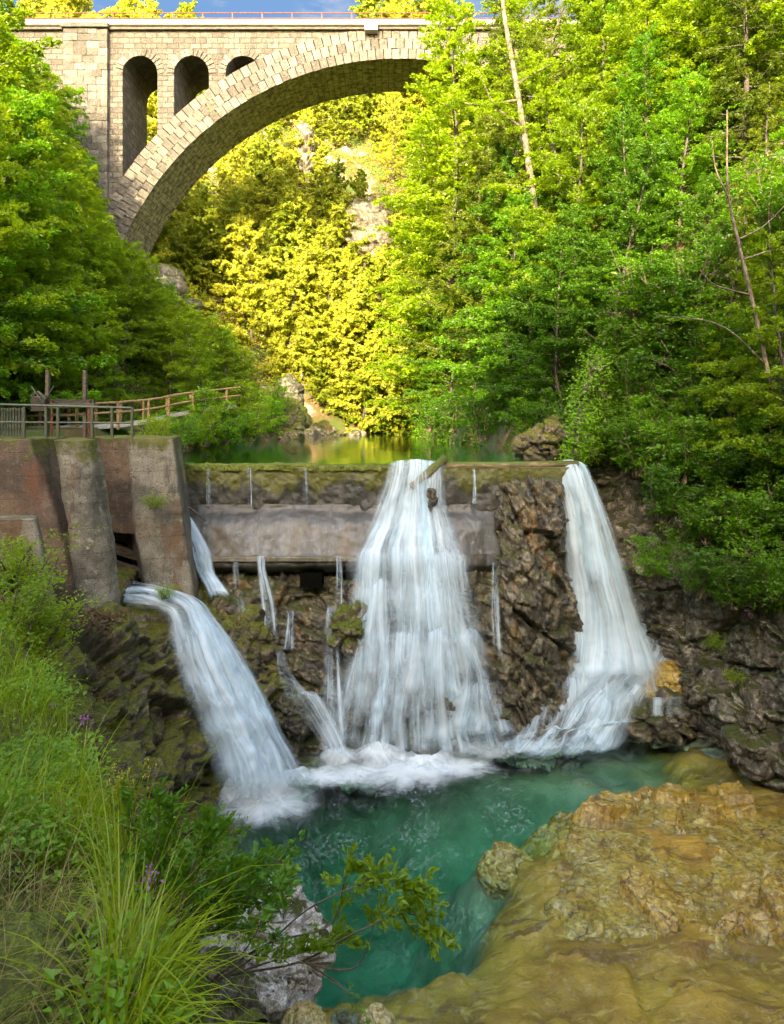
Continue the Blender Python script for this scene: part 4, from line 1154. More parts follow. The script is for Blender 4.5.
def limb(o, d, ln, n=6, lift=.1, wob=.06):
    P = [np.array(o, float)]; d = d / np.linalg.norm(d)
    for i in range(n):
        d = d + rng.normal(0, wob, 3) + np.array([0, 0, lift / n]); d /= np.linalg.norm(d)
        P.append(P[-1] + d * ln / n)
    return np.array(P)


class Tree:
    def __init__(s, H, Rr, base=.2, limbs=36, lpl=40, leaf=.16, kind='beech', seed=0, lean=(0, 0), tr=.13, sparse=1., tilt=.55, up=0.):
        global rng
        rng = np.random.default_rng(seed + 100)
        s.H, s.R = H, Rr
        wood = MB(); sp = []
        tp = limb((0, 0, -.6), np.array([lean[0], lean[1], 1.]), H + .4, 10, .2, .045)
        wood.tube(tp, np.linspace(tr, .02, len(tp)) * (H / 10), 9)
        for i in range(limbs):
            t = base + (1 - base) * (i + rng.uniform(0, 1)) / limbs
            f = t * (len(tp) - 1); k = min(int(f), len(tp) - 2); o = tp[k] * (1 - f + k) + tp[k + 1] * (f - k)
            az = i * 2.39996 + rng.uniform(-.4, .4)
            if kind == 'beech':
                rr = (1 - (t - base) / (1 - base)) ** .62 * (.55 + .45 * min(1, (t - base + .12) / .3))
                ln = Rr * max(.22, rr) * rng.uniform(.7, 1.12); el = rng.uniform(.05, .35) + .8 * t * t + rng.uniform(-.3, 1) * up
                lift = -.25
            else:
                rr = 1 - .93 * (t - base) / (1 - base)
                ln = Rr * rr * rng.uniform(.75, 1.1); el = rng.uniform(-.25, .05) + .35 * t; lift = .25
            d = np.array([math.cos(az) * math.cos(el), math.sin(az) * math.cos(el), math.sin(el)])
            P = limb(o, d, ln, 6, lift, .09)
            wood.tube(P, np.linspace(.045 * (1.1 - t), .006, len(P)) * (H / 10), 5, False)
            cnt = max(3, int(ln / (.34 if kind == 'beech' else .26)))
            for j in range(cnt):
                q = .12 + .88 * (j + rng.uniform(.2, .9)) / cnt
                f2 = q * 6; k2 = min(int(f2), 5); o2 = P[k2] * (1 - f2 + k2) + P[k2 + 1] * (f2 - k2)
                dd = P[k2 + 1] - P[k2]; dd = dd / np.linalg.norm(dd)
                sd_ = 1 if j % 2 else -1
                if j == cnt - 1: ang = 0
                else: ang = sd_ * rng.uniform(.6, 1.15)
                d2 = np.array([dd[0] * math.cos(ang) - dd[1] * math.sin(ang), dd[0] * math.sin(ang) + dd[1] * math.cos(ang), dd[2] * .5 + rng.normal(0, .08 + up)])
                sl = (rng.uniform(.55, 1.05) * (1.15 - .5 * q) if kind == 'beech' else rng.uniform(.4, .75) * (1.2 - .6 * q)) * (H / 10) ** .5
                sp.append(spray(o2, d2, sl, sl * (.36 if kind == 'beech' else .22), max(4, int(lpl * sparse * rng.uniform(.7, 1.3))), leaf, None, .22 if kind == 'beech' else .45, tilt, .07))
        s.crown = collect(sp, .55 if kind == 'beech' else .26, .12)
        s.wood = (np.concatenate(wood.V), np.concatenate(wood.Q))


class Bush:
    def __init__(s, H, Rr, stems=9, lpl=34, leaf=.1, seed=0, arch=.5, asp=.5):
        global rng
        rng = np.random.default_rng(seed + 500)
        s.H, s.R = H, Rr
        wood = MB(); sp = []
        for i in range(stems):
            az = i * 2.4 + rng.uniform(-.4, .4); q0 = rng.uniform(.2, 1)
            d = np.array([math.cos(az) * q0 * Rr / H, math.sin(az) * q0 * Rr / H, 1.])
            P = limb((rng.normal(0, .1), rng.normal(0, .1), -.15), d, H * rng.uniform(.7, 1.05), 7, -arch * q0, .1)
            wood.tube(P, np.linspace(.022, .004, len(P)) * H ** .5, 5, False)
            for j in range(9):
                f2 = (.2 + .8 * j / 8) * 6.99; k2 = min(int(f2), 6); o2 = P[k2] * (1 - f2 + k2) + P[k2 + 1] * (f2 - k2)
                a2 = rng.uniform(0, 6.28)
                d2 = np.array([math.cos(a2), math.sin(a2), rng.uniform(-.1, .5)])
                sl = rng.uniform(.25, .5) * H ** .6
                sp.append(spray(o2, d2, sl, sl * .42, int(lpl * rng.uniform(.6, 1.3)), leaf, None, .2, .5, .05))
        s.crown = collect(sp, asp, .12)
        s.wood = (np.concatenate(wood.V), np.concatenate(wood.Q))


MESH = {}


def make_proto(key, T, leafmat, barkmat, cname='crown', wname='trunk'):
    ms = []
    for nm, (V, Q), m, sm in ((cname, T.crown, leafmat, False), (wname, T.wood, barkmat, True)):
        o = mesh_np(nm, V, Q, M[m], smooth=sm)
        ms.append((nm, o.data)); bpy.data.objects.remove(o)
    MESH[key] = (T, ms)


def plant(key, name, loc, scale, label, cat, group=None, rz=None, mats=None, tilt=(0, 0)):
    T, ms = MESH[key]
    e = empty(name, loc, label, cat, group, rng.uniform(0, 6.28) if rz is None else rz, scale)
    e.rotation_euler[0] = tilt[0]; e.rotation_euler[1] = tilt[1]
    for nm, me in ms:
        o = bpy.data.objects.new(nm, me); C.objects.link(o); o.parent = e
        if mats and nm in mats:
            o.material_slots[0].link = 'OBJECT'; o.material_slots[0].material = M[mats[nm]]
    return e


for i in range(4): make_proto('beech%d' % i, Tree(10, 3.9, (.1, .18, .08, .2)[i], 62, 74, .145, 'beech', i), 'leaf_green', 'bark')
for i in range(2): make_proto('far%d' % i, Tree(11, 4.9, .04, 64, 40, .34, 'beech', 20 + i, tilt=1.3, up=.5), 'leaf_sunlit', 'bark')
for i in range(2): make_proto('spruce%d' % i, Tree(12, 3.1, .06, 84, 46, .19, 'spruce', 40 + i, tr=.12), 'needle', 'bark')
for i in range(2): make_proto('tall%d' % i, Tree(20, 4.6, .05, 96, 60, .21, 'beech' if i else 'spruce', 70 + i, tr=.1), 'leaf_lime' if i else 'needle', 'bark')
make_proto('thin', Tree(8, 2.6, .35, 22, 30, .15, 'beech', 60, tr=.09, lean=(.1, 0)), 'leaf_green', 'birch')
for i in range(3): make_proto('bush%d' % i, Bush(2.2, 1.5, 12, 30, .13, i), 'leaf_green', 'twig', 'foliage', 'stems')
for i in range(2): make_proto('fine%d' % i, Bush(1.0, .8, 12, 26, .06, 10 + i), 'leaf_green', 'twig', 'foliage', 'stems')

rng = np.random.default_rng(77)
# outlines of the leaf masses, as the photograph shows them from the viewpoint: trees stay below these heights
SLX = [-400, 0, 30, 50, 62, 75, 88, 105, 125, 140, 160, 185, 230, 262, 285, 305, 320]
SLY = [-60, 8, 25, 42, 70, 105, 150, 200, 235, 245, 260, 300, 322, 348, 380, 425, 440]
placed = []
nL = nR = nF = 0


def crown_ok(x, y, z, h, r, fn):
    """the outline of a tree of height h and crown radius r stays inside the mass"""
    for f, w in ((1., 0.12), (.82, .5), (.6, .85), (.4, 1.), (.2, .8)):
        py = HZ - (z + h * f - CZ) / y * F
        for sgn in (-1, 1):
            px = CX + (x + sgn * r * w) / y * F
            if not fn(px, py): return False
    return True


def left_ok(px, py): return py > np.interp(px, SLX, SLY)


def right_ok(px, py): return px > np.interp(py, [-200, 0, 40, 60, 90, 130, 200, 300, 380, 440], [425, 428, 424, 402, 398, 405, 402, 398, 404, 405])


def far_ok(px, py):
    top = np.interp(px, [-50, 190, 204, 212, 345, 356, 365, 420], [-80, -20, 8, 28, 28, 8, -30, -80])
    return py > top


def spread(x, y, mn):
    for a, b in placed:
        if (a - x) ** 2 + (b - y) ** 2 < mn * mn: return False
    placed.append((x, y)); return True


from mathutils.bvhtree import BVHTree
cliff_bv = BVHTree.FromObject(bpy.data.objects['gorge_cliff'], bpy.context.evaluated_depsgraph_get())
# left slope
for tries in range(5000):
    if nL >= 95: break
    y = rng.uniform(23, 57); x = np.interp(y, BY, BL) - rng.uniform(3.9, 24)
    px = CX + x / y * F
    if px < -150: continue
    z = gz(x, y) - .2
    h = rng.uniform(7.5, 13)
    ok = False
    for _ in range(9):
        if crown_ok(x, y, z, h, h * .30, left_ok): ok = True; break
        h *= .82
    if not ok or h < 2.6: continue
    if not spread(x, y, 1.0 + h * .13): continue
    k = 'beech%d' % rng.integers(4)
    up = y > 46
    plant(k, 'beech_tree', (x, y, z), h / 10,
          'fresh green beech among those on the slope below the stone pier of the bridge' if up else 'fresh green beech among those on the slope above the timber fence',
          'tree', 'beeches below the bridge pier' if up else 'beeches above the timber fence', mats=None if rng.uniform() < .3 else {'crown': 'leaf_lime'})
    nL += 1
# right slope
for tries in range(6000):
    if nR >= 150: break
    y = rng.uniform(15, 58); x = np.interp(y, RYY, BR) + rng.uniform(.9, 27)
    if y < 26: x = rng.uniform(11.5, 22)
    px = CX + x / y * F
    if px > 930: continue
    z = gz(x, y) - .2
    if y < 29:
        hit = cliff_bv.ray_cast((x, y, 60), (0, 0, -1))
        if hit[0] is not None: z = max(z, hit[0][2] - .2) if y > 24.5 else hit[0][2] - .2
        if z < 6: continue
    h = rng.uniform(7, 14) if y > 27 else rng.uniform(4, 9)
    con = rng.uniform() < .15
    ok = False
    for _ in range(6):
        if crown_ok(x, y, z, h, h * (.24 if con else .31), right_ok): ok = True; break
        h *= .84
    if not ok or h < 2.6: continue
    if not spread(x, y, 1.0 + h * .11): continue
    low = z < 17
    if con:
        plant('spruce%d' % rng.integers(2), 'spruce_tree', (x, y, z), h / 12, 'drooping spruce among the broadleaf trees of the %s' % ('lower slope over the river' if low else 'upper slope beside the bridge'), 'tree', 'spruces low over the river' if low else 'spruces beside the bridge')
    else:
        plant('beech%d' % rng.integers(4), 'beech_tree', (x, y, z), h / 10, 'leafy beech on the %s' % ('lower slope over the river and the tall fall' if low else 'upper slope that hides one end of the bridge'), 'tree', 'beeches low over the river' if low else 'beeches hiding the end of the bridge',
              mats={'crown': 'leaf_shaded'} if low and rng.uniform() < .42 else ({'crown': 'leaf_lime'} if rng.uniform() < .62 else None))
    nR += 1
# far slope
for tries in range(7000):
    if nF >= 170: break
    y = rng.uniform(67.5, 118); px = rng.uniform(20, 470); x = (px - CX) / F * y
    z = gz(x, y) - .3
    h = rng.uniform(7, 13)
    if y < 73 and HZ - (z + h - CZ) / y * F < 100: continue
    ok = False
    for _ in range(6):
        if crown_ok(x, y, z, h, h * .3, far_ok): ok = True; break
        h *= .85
    if not ok or h < 3: continue
    if not spread(x, y, 1.2 + h * .1): continue
    top = z + h > 46
    con = rng.uniform() < .07
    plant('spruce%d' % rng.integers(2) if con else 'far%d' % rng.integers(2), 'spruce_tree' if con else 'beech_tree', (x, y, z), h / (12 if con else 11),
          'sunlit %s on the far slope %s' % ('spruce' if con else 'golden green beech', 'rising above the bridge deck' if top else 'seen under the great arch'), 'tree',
          ('far spruces ' if con else 'far beeches ') + ('above the deck' if top else 'under the arch'), mats={'crown': 'leaf_sunlit'} if con else None)
    nF += 1
print('TREES', nL, nR, nF)

# named trees
def tree_at(key, name, px, y, pytop, label, H, **kw):
    x = (px - CX) / F * y; z = gz(x, y) - .2
    ztop = CZ + (HZ - pytop) / F * y
    return plant(key, name, (x, y, z), (ztop - z) / H, label, 'tree', **kw)


for i, (px, y, top, lab) in enumerate([
    (452, 50, -25, 'tall tree at the very edge of the wooded slope where the bridge disappears'),
    (478, 45, -45, 'tall tree crowding behind the pale speckled trunk'),
    (520, 50, -60, 'tall dense tree in front of the hidden end of the bridge'),
    (555, 46, -70, 'tall dense tree in front of the hidden end of the bridge'),
    (425, 55, 128, 'drooping tree leaning in front of the arch crown by the slope edge'),
    (600, 42, -80, 'tall dense tree in front of the hidden end of the bridge'),
    (650, 38, -90, 'tall dense tree in front of the hidden end of the bridge'),
    (700, 35, -90, 'tall dense tree in front of the hidden end of the bridge'), (760, 32, -100, 'tall dense tree in front of the hidden end of the bridge')]):
    tree_at('tall%d' % ((i + 1) % 2 if i < 4 else 1), 'spruce_tree' if i < 4 and i % 2 else 'beech_tree', px, y, top, lab, 20, group='tall trees before the bridge end' if 'hidden end' in lab else None)
for i, (px, y, top) in enumerate([(-30, 40, -40), (8, 47, -8), (22, 51, 22), (-60, 33, -60), (40, 54, 48), (-5, 34, 30), (-30, 28, 60)]):
    tree_at('beech%d' % (i % 4), 'beech_tree', px, y, top, 'tall beech on the slope overlapping the left end of the bridge', 10, group='beeches over the near end of the bridge', mats={'crown': 'leaf_lime'} if i % 2 else None)
for i, (px, y, top) in enumerate([(18, 93, 2), (52, 96, -8), (84, 92, -5), (118, 95, -10), (150, 92, -6), (182, 94, -2), (366, 94, 0), (388, 92, -8), (408, 95, -10), (432, 93, -12)]):
    tree_at('far%d' % (i % 2), 'beech_tree', px, y, top, 'sunlit tree whose crown shows above the railing of the bridge deck', 11, group='crowns above the bridge railing')
for i, (px, y, top) in enumerate([(283, 66.5, 335), (303, 67, 315), (322, 66.3, 345), (342, 67, 300), (362, 66, 335), (384, 66.5, 305), (402, 65, 320), (330, 68, 270), (372, 69, 260)]):
    tree_at('far%d' % (i % 2), 'beech_tree', px, y, top, 'low golden bushy tree at the far end of the river', 11, group='golden bushy trees at the river end')
tree_at('beech2', 'maple_tree', 215, 40, 318, 'low spreading bright green maple leaning over the timber fence and the river', 10, mats={'crown': 'leaf_lime'})
# tall slim pale trunk on the right slope
tb = empty('ash_tree', at(542, 290, 40), 'tall tree with a pale speckled bare trunk standing out on the wooded slope', 'tree')
tk = MB(); P = cr([at(543, 300, 40), at(537, 230, 40), at(528, 160, 40), at(518, 95, 40), at(505, 20, 40), at(498, -40, 40)], 24)
tk.tube(P, np.linspace(.24, .1, 24), 10)
br_ = []
for (a, b, c_) in [((524, 130, 40), (495, 105, 39.5), (478, 70, 39)), ((520, 100, 40), (480, 105, 39), (450, 100, 38.6)), ((516, 85, 40), (540, 70, 39.5), (575, 55, 39)), ((530, 190, 40), (505, 185, 39.5), (490, 188, 39))]:
    q = cr([at(*a), at(*b), at(*c_)], 10); tk.tube(q, np.linspace(.09, .025, 10), 6); br_.append(q)
sp = []
for q in br_:
    for j in range(2, 10):
        for _ in range(2):
            a = rng.uniform(0, 6.28); sp.append(spray(q[j], np.array([math.cos(a), math.sin(a), .1]), .9, .4, 44, .17))
for j in range(12, 24):
    for _ in range(3):
        a = rng.uniform(0, 6.28); sp.append(spray(P[j], np.array([math.cos(a), math.sin(a), .2]), 1.5, .6, 50, .17))
tk_o = tk.build('trunk', M['birch'], tb, smooth=True); tk_o.location = -np.array(tb.location)
V, Q = collect(sp); mesh_np('crown', rel(V, tb), Q, M['leaf_lime'], smooth=False, parent=tb)
# bare leaning sapling at the right
ts = empty('sapling', at(770, 385, 21), 'nearly bare leaning grey sapling with forked twigs on the cliff top', 'tree')
tk = MB(); P = cr([at(772, 390, 21), at(752, 300, 21), at(738, 240, 21), at(728, 190, 21), at(727, 110, 21)], 20)
tk.tube(P, np.linspace(.075, .02, 20), 8)
for a, b, c_ in [((766, 365, 21), (720, 325, 20.6), (655, 315, 20.2)), ((738, 240, 21), (765, 225, 21), (790, 200, 21)), ((750, 295, 21), (715, 285, 20.8), (700, 270, 20.6)), ((730, 200, 21), (716, 170, 21), (712, 140, 21)), ((742, 260, 21), (775, 250, 21), (800, 255, 21))]:
    tk.tube(cr([at(*a), at(*b), at(*c_)], 10), np.linspace(.035, .008, 10), 6)
o = tk.build('trunk', M['birch'], ts, smooth=True); o.location = -np.array(ts.location)
sp = []
for j in range(9, 20):
    a = rng.uniform(0, 6.28); sp.append(spray(P[j], np.array([math.cos(a), math.sin(a), .1]), .7, .3, 30, .1))
V, Q = collect(sp); mesh_np('crown', rel(V, ts), Q, M['leaf_green'], smooth=False, parent=ts)

# bushes on the cliff at the right
BU = [(655, 560, 22.6, 1.0), (700, 575, 21.5, 1.0), (735, 585, 20.5, 1.), (775, 575, 19.5, 1.1), (665, 500, 23.2, 1.2), (705, 520, 22.5, 1.2), (745, 530, 21.4, 1.3), (785, 520, 20.6, 1.4), (640, 455, 25, 1.4), (680, 460, 24.0, 1.5), (725, 470, 23, 1.5), (770, 470, 22, 1.5), (655, 430, 25.4, 1.3), (620, 440, 27, 1.3), (700, 420, 25, 1.5), (750, 420, 24, 1.5), (590, 435, 27.5, 1.2), (560, 425, 30, 1.4), (530, 425, 32, 1.3), (480, 425, 36, 1.4), (455, 420, 41, 1.5), (430, 420, 45, 1.4), (505, 400, 36, 1.6), (560, 395, 33, 1.5), (640, 300, 27.5, 1.7), (668, 312, 26.5, 1.7), (695, 290, 26.5, 1.7), (700, 335, 26, 1.6), (662, 345, 26.5, 1.6), (622, 352, 28, 1.6), (770, 205, 25, 1.6), (784, 235, 24, 1.6), (690, 370, 25.5, 1.6), (735, 350, 24.5, 1.6), (640, 395, 26.5, 1.5)]
for i, (x, y, Y, s_) in enumerate(BU):
    cliff = Y < 27
    plant('bush%d' % (i % 3), 'bush', at(x, y, Y) - (0, 0, .6), s_ * .8, 'leafy green bush growing on the cliff beside the tall fall' if cliff else 'leafy bush on the rocks along the calm river opposite the fence', 'bush', 'bushes on the cliff' if cliff else 'bushes along the river rocks', mats={'foliage': ('leaf_green', 'leaf_shaded', 'leaf_shaded')[i % 3]})
for i, (x, y, Y, s_) in enumerate([(183, 436, 32.5, 1.0), (205, 434, 35, 1.2), (228, 432, 38, 1.3), (250, 430, 41, 1.4), (270, 428, 45, 1.5), (150, 432, 30.5, .7), (195, 415, 37, 1.3), (240, 412, 42, 1.5), (275, 408, 49, 1.5)]):
    plant('bush%d' % (i % 3), 'bush', at(x, y, Y) - (0, 0, .5), s_ * .85, 'bright green bush on the river bank below the timber fence', 'bush', 'bushes below the timber fence', mats={'foliage': 'leaf_lime' if i % 2 else 'leaf_green'})
for x, y, Y, s_, lab in [(155, 500, 20.3, .55, 'small bright green sprig rooted in the face of the stained pier'), (15, 560, 14.2, 1.4, 'bushy green plant at the foot of the low concrete block'), (40, 625, 13.2, 1.3, 'low leafy plant below the low concrete block beside the leaf litter'),
                         (10, 610, 12.5, 1.5, 'taller leafy plant between the grass and the low concrete block'), (165, 590, 19.6, .5, 'thin sprig in front of the round nosed pier'), (715, 640, 21.0, .55, 'small green tuft in a crack of the bare cliff'), (735, 675, 20.6, .45, 'small green plant low on the bare cliff above the leaning block'), (160, 425, 27, 1.0, 'leafy shrub on the pier top beside the river')]:
    plant('fine%d' % (int(x) % 2), 'plant', at(x, y, Y) - (0, 0, .35 * s_), s_, lab, 'plant', mats={'foliage': 'leaf_lime'})

# undergrowth carpets (uncountable)
def carpet(name, pos, nrm, size, mat, label, k=5, spread_=.5, asp=.55):
    n = len(pos)
    c = np.repeat(pos, k, 0) + rng.normal(0, spread_, (n * k, 3)) * np.array([1, 1, .6]) + np.array([0, 0, .15])
    nr = np.array([0, -.25, 1.]) + rng.normal(0, .45, (n * k, 3)); yw = rng.normal(0, 1, (n * k, 3))
    V, Q = leaves(c, nr, yw, rng.uniform(.6, 1.3, n * k) * size, asp)
    return tag(mesh_np(name, V, Q, M[mat], smooth=False), label, 'undergrowth', None, 'stuff')


def hill_pts(n, xf, y0, y1):
    y = rng.uniform(y0, y1, n); x = xf(y); z = hill_h(x, y)
    return np.stack([x, y, z], 1)


q = hill_pts(16000, lambda y: np.interp(y, BY, BL) - 3.6 - 22 * rng.uniform(0, 1, len(y)) ** 1.3, 25, 59)
k_ = fbm(q * .25, 3, 4) > -.35
carpet('undergrowth', q[k_], None, .2, 'leaf_green', 'low green undergrowth covering the slope above the fence', 8, .4)
q = hill_pts(20000, lambda y: np.interp(y, RYY, BR) + .3 + 24 * rng.uniform(0, 1, len(y)) ** 1.2, 25, 60)
k_ = fbm(q * .3, 3, 14) > -.1
carpet('undergrowth', q[k_], None, .19, 'leaf_green', 'low leafy undergrowth covering the slope over the river', 8, .4)
q = hill_pts(20000, lambda y: rng.uniform(-42, 12, len(y)), 66, 110)
k_ = fbm(q * .16, 3, 24) > -.5
carpet('undergrowth', q[k_], None, .34, 'leaf_sunlit', 'sunlit undergrowth covering the far slope', 7, .75)
cp = RCG[:170, :].reshape(-1, 3)
cp = cp[rng.integers(0, len(cp), 16000)]
cp = cp[(cp[:, 2] > 4.7) & ((cp[:, 0] > 9.6) | (cp[:, 2] > 8.4)) & (fbm(cp * .6, 3, 2) > -.45)]
carpet('undergrowth', cp, None, .12, 'leaf_green', 'low plants clothing the cliff beside the tall fall', 9, .28)

# ------------------------------------------------------------------ near plants
def near_z(n, ymin, ymax, back=2.6, pw=1.):
    """random points on the near bank"""
    i = rng.integers(0, 190, n * 3); j = rng.integers(0, 150, n * 3)
    p = NBG[i, j]
    return p


def bank_pts(n, y0, y1, back, front=-.06):
    out = []
    P = NBG.reshape(-1, 3)
    ey_ = [e[0] for e in ED]; ex_ = [e[1] for e in ED]
    e = np.interp(P[:, 1], ey_, ex_)
    m = (P[:, 1] > y0) & (P[:, 1] < y1) & (P[:, 0] < e + front) & (P[:, 0] > e - back)
    P = P[m]
    w = 1.0 / np.maximum(P[:, 1], 1) ** 1.9
    return P[rng.choice(len(P), n, p=w / w.sum())] + rng.normal(0, .03, (n, 3)) * (1, 1, 0)


def blades(base, ln, wd, lean, seg=5):
    n = len(base)
    az = rng.uniform(0, 2 * np.pi, n); az = np.where(rng.uniform(0, 1, n) < .6, rng.normal(-.2, .8, n), az)
    d = np.stack([np.cos(az), np.sin(az), 0 * az], 1); s = np.stack([-np.sin(az), np.cos(az), 0 * az], 1)
    t = np.linspace(0, 1, seg + 1)
    th = lean[:, None] * t[None] ** 1.2
    st = ln[:, None] / seg
    x = np.concatenate([np.zeros((n, 1)), np.cumsum(np.sin(th[:, 1:]) * st, 1)], 1); z = np.concatenate([np.zeros((n, 1)), np.cumsum(np.cos(th[:, 1:]) * st, 1)], 1)
    c = base[:, None] + d[:, None] * x[..., None] + np.array([0, 0, 1.]) * z[..., None]
    w = wd[:, None] * (1 - t[None] ** 2) * .5 + .0004
    V = np.stack([c - s[:, None] * w[..., None], c + s[:, None] * w[..., None]], 2).reshape(-1, 3)
    o = (np.arange(n) * (seg + 1) * 2)[:, None] + np.arange(seg)[None] * 2
    Q = np.stack([o, o + 1, o + 3, o + 2], -1).reshape(-1, 4)
    return V, Q


b = bank_pts(20000, 2.2, 11.5, 2.8)
g_ = fbm(b * np.array([1.1, 1.1, 0]), 3, 6)
b = b[(g_ > -.5) & ~((b[:, 1] < 4.6) & (b[:, 0] < -.41 * b[:, 1]))]
n = len(b)
V, Q = blades(b, rng.gamma(5, .085, n) + .1, rng.uniform(.004, .012, n), rng.uniform(.5, 2.5, n))
tag(mesh_np('grass', V, Q, M['grass'], smooth=True), 'long arching green grass on the near bank', 'grass', None, 'stuff')
b = bank_pts(1700, 2.3, 9, 2.6); n = len(b)
V, Q = blades(b, rng.gamma(5, .08, n) + .1, rng.uniform(.002, .005, n), rng.uniform(.8, 2.6, n))
tag(mesh_np('dry_grass', V, Q, M['straw'], smooth=True), 'dry straw stems among the green grass', 'grass', None, 'stuff')
b = bank_pts(4200, 2.4, 11, 2.8)
b = b[((fbm(b * 1.3, 3, 16) > -.1) & ((b[:, 1] > 3.9) | (rng.uniform(0, 1, len(b)) < .3))) & ~((b[:, 1] < 4.4) & (b[:, 0] < -.42 * b[:, 1]))]
carpet('herbs', b + np.array([0, 0, .1]), None, .05, 'shrubleaf', 'small leafy herbs growing through the grass', 20, .12, .6)
b = RCG[60:140].reshape(-1, 3); b = b[(b[:, 2] > 4.3) & (b[:, 2] < 6.2) & (b[:, 0] > 9.4)]
b = b[rng.integers(0, len(b), 1500)]; n = len(b)
V, Q = blades(b, rng.gamma(5, .1, n) + .1, rng.uniform(.01, .02, n), rng.uniform(1.2, 2.8, n))
tag(mesh_np('grass', V, Q, M['grass'], smooth=True), 'tufts of grass hanging off the cliff ledge', 'grass', None, 'stuff')


def leafy_branch(mb, sp, path, r0, lsize, n_tw=9, start=.3, k=9, tw=.16):
    P = cr(path, 20)
    mb.tube(P, np.linspace(r0, r0 * .25, 20), 6)
    for j in range(n_tw):
        q = start + (1 - start) * j / (n_tw - 1); i = min(int(q * 19), 18)
        dd = P[i + 1] - P[i]; dd /= np.linalg.norm(dd)
        d = dd + rng.normal(0, .6, 3) + np.array([0, 0, .25]); d /= np.linalg.norm(d)
        L = tw * rng.uniform(.7, 1.3)
        mb.tube([P[i], P[i] + d * L * .6, P[i] + d * L], [r0 * .22, r0 * .15, r0 * .08], 4, False)
        sp.append(spray(P[i] + d * L * .15, d, L * 1.15, L * .35, k, lsize, None, .1, .4, .012))
    sp.append(spray(P[-2], P[-1] - P[-2], tw * .7, tw * .3, k, lsize, None, .0, .5, .015))


sh = empty('overhanging_shrub', at(215, 985, 4.2), 'thin branched shrub reaching out over the pool with clustered leaves at its tips', 'shrub')
mb = MB(); sp = []
Y = 4.3
for path, st, nt, kk in [
    ([(205, 985, Y), (265, 945, Y), (330, 925, Y), (345, 880, Y), (360, 868, Y - .1)], .55, 7, 8),
    ([(205, 985, Y), (250, 960, Y), (300, 915, Y - .1), (335, 895, Y - .2), (370, 882, Y - .2), (400, 885, Y - .2), (425, 888, Y - .2)], .6, 11, 9),
    ([(230, 975, Y), (300, 962, Y), (350, 935, Y - .1), (390, 918, Y - .1), (415, 915, Y - .1), (440, 935, Y - .1)], .55, 12, 9),
    ([(300, 962, Y), (345, 970, Y), (365, 955, Y), (375, 918, Y)], .9, 2, 4),
    ([(310, 965, Y), (340, 985, Y), (352, 1000, Y)], .9, 2, 2),
    ([(205, 985, Y), (245, 950, Y), (270, 905, Y + .1), (285, 880, Y + .1)], .3, 9, 8),
    ([(205, 985, Y), (260, 965, Y), (310, 950, Y), (345, 935, Y)], .35, 10, 9)]:
    leafy_branch(mb, sp, [at(*p) for p in path], .007, .058, int(nt * 1.8), st, int(kk * 2.2), .13)
o = mb.build('stems', M['twig'], sh, smooth=True); o.location = -np.array(sh.location)
V, Q = collect(sp, .45, .1); mesh_np('foliage', rel(V, sh), Q, M['leaf_lime'], smooth=False, parent=sh)
sh = empty('leafy_shrub', at(165, 930, 5.0), 'dense leafy green shrub at the edge of the near bank above the white boulder', 'shrub')
mb = MB(); sp = []
for i in range(36):
    a = rng.uniform(0, 1); y0 = 3.7 + rng.uniform(-.4, .6)
    e = at(145 + 135 * a + rng.normal(0, 14), 795 + 85 * a + rng.uniform(-22, 75), y0 - .15)
    s0 = at(150 + 45 * a, 940 + rng.uniform(-30, 20), y0)
    m_ = (e + s0) / 2 + np.array([0, 0, .08])
    leafy_branch(mb, sp, [s0, m_, e], .006, .045, 12, .25, 13, .12)
o = mb.build('stems', M['twig'], sh, smooth=True); o.location = -np.array(sh.location)
V, Q = collect(sp, .45, .1); mesh_np('foliage', rel(V, sh), Q, M['shrubleaf'], smooth=False, parent=sh)

# flowers
t = NT('purple_petal'); M['purple'] = t.done(t.pbr(Base_Color=(.36, .1, .33), Roughness=.6))
t = NT('yellow_petal'); M['yellow'] = t.done(t.pbr(Base_Color=(.55, .38, .02), Roughness=.6))


def flower(px, py, Y, foot, label, mat, r=.02, n=26, kind='wildflower'):
    e = empty(kind, foot, label, 'flower')
    c = at(px, py, Y)
    mb = MB().tube(cr([foot, (np.array(foot) + c) / 2 + (0.02, 0, .04), c], 8), .003, 5)
    o = mb.build('stem', M['grass'], e, smooth=True); o.location = -np.array(e.location)
    cc = c + rng.normal(0, r, (n, 3)); nr = rng.normal(0, 1, (n, 3)) + (0, -.5, .5); yw = cc - c
    V, Q = leaves(cc, nr, yw, rng.uniform(.6, 1.2, n) * r * 1.0, .5)
    mesh_np('blossom', rel(V, e), Q, M[mat], smooth=False, parent=e)


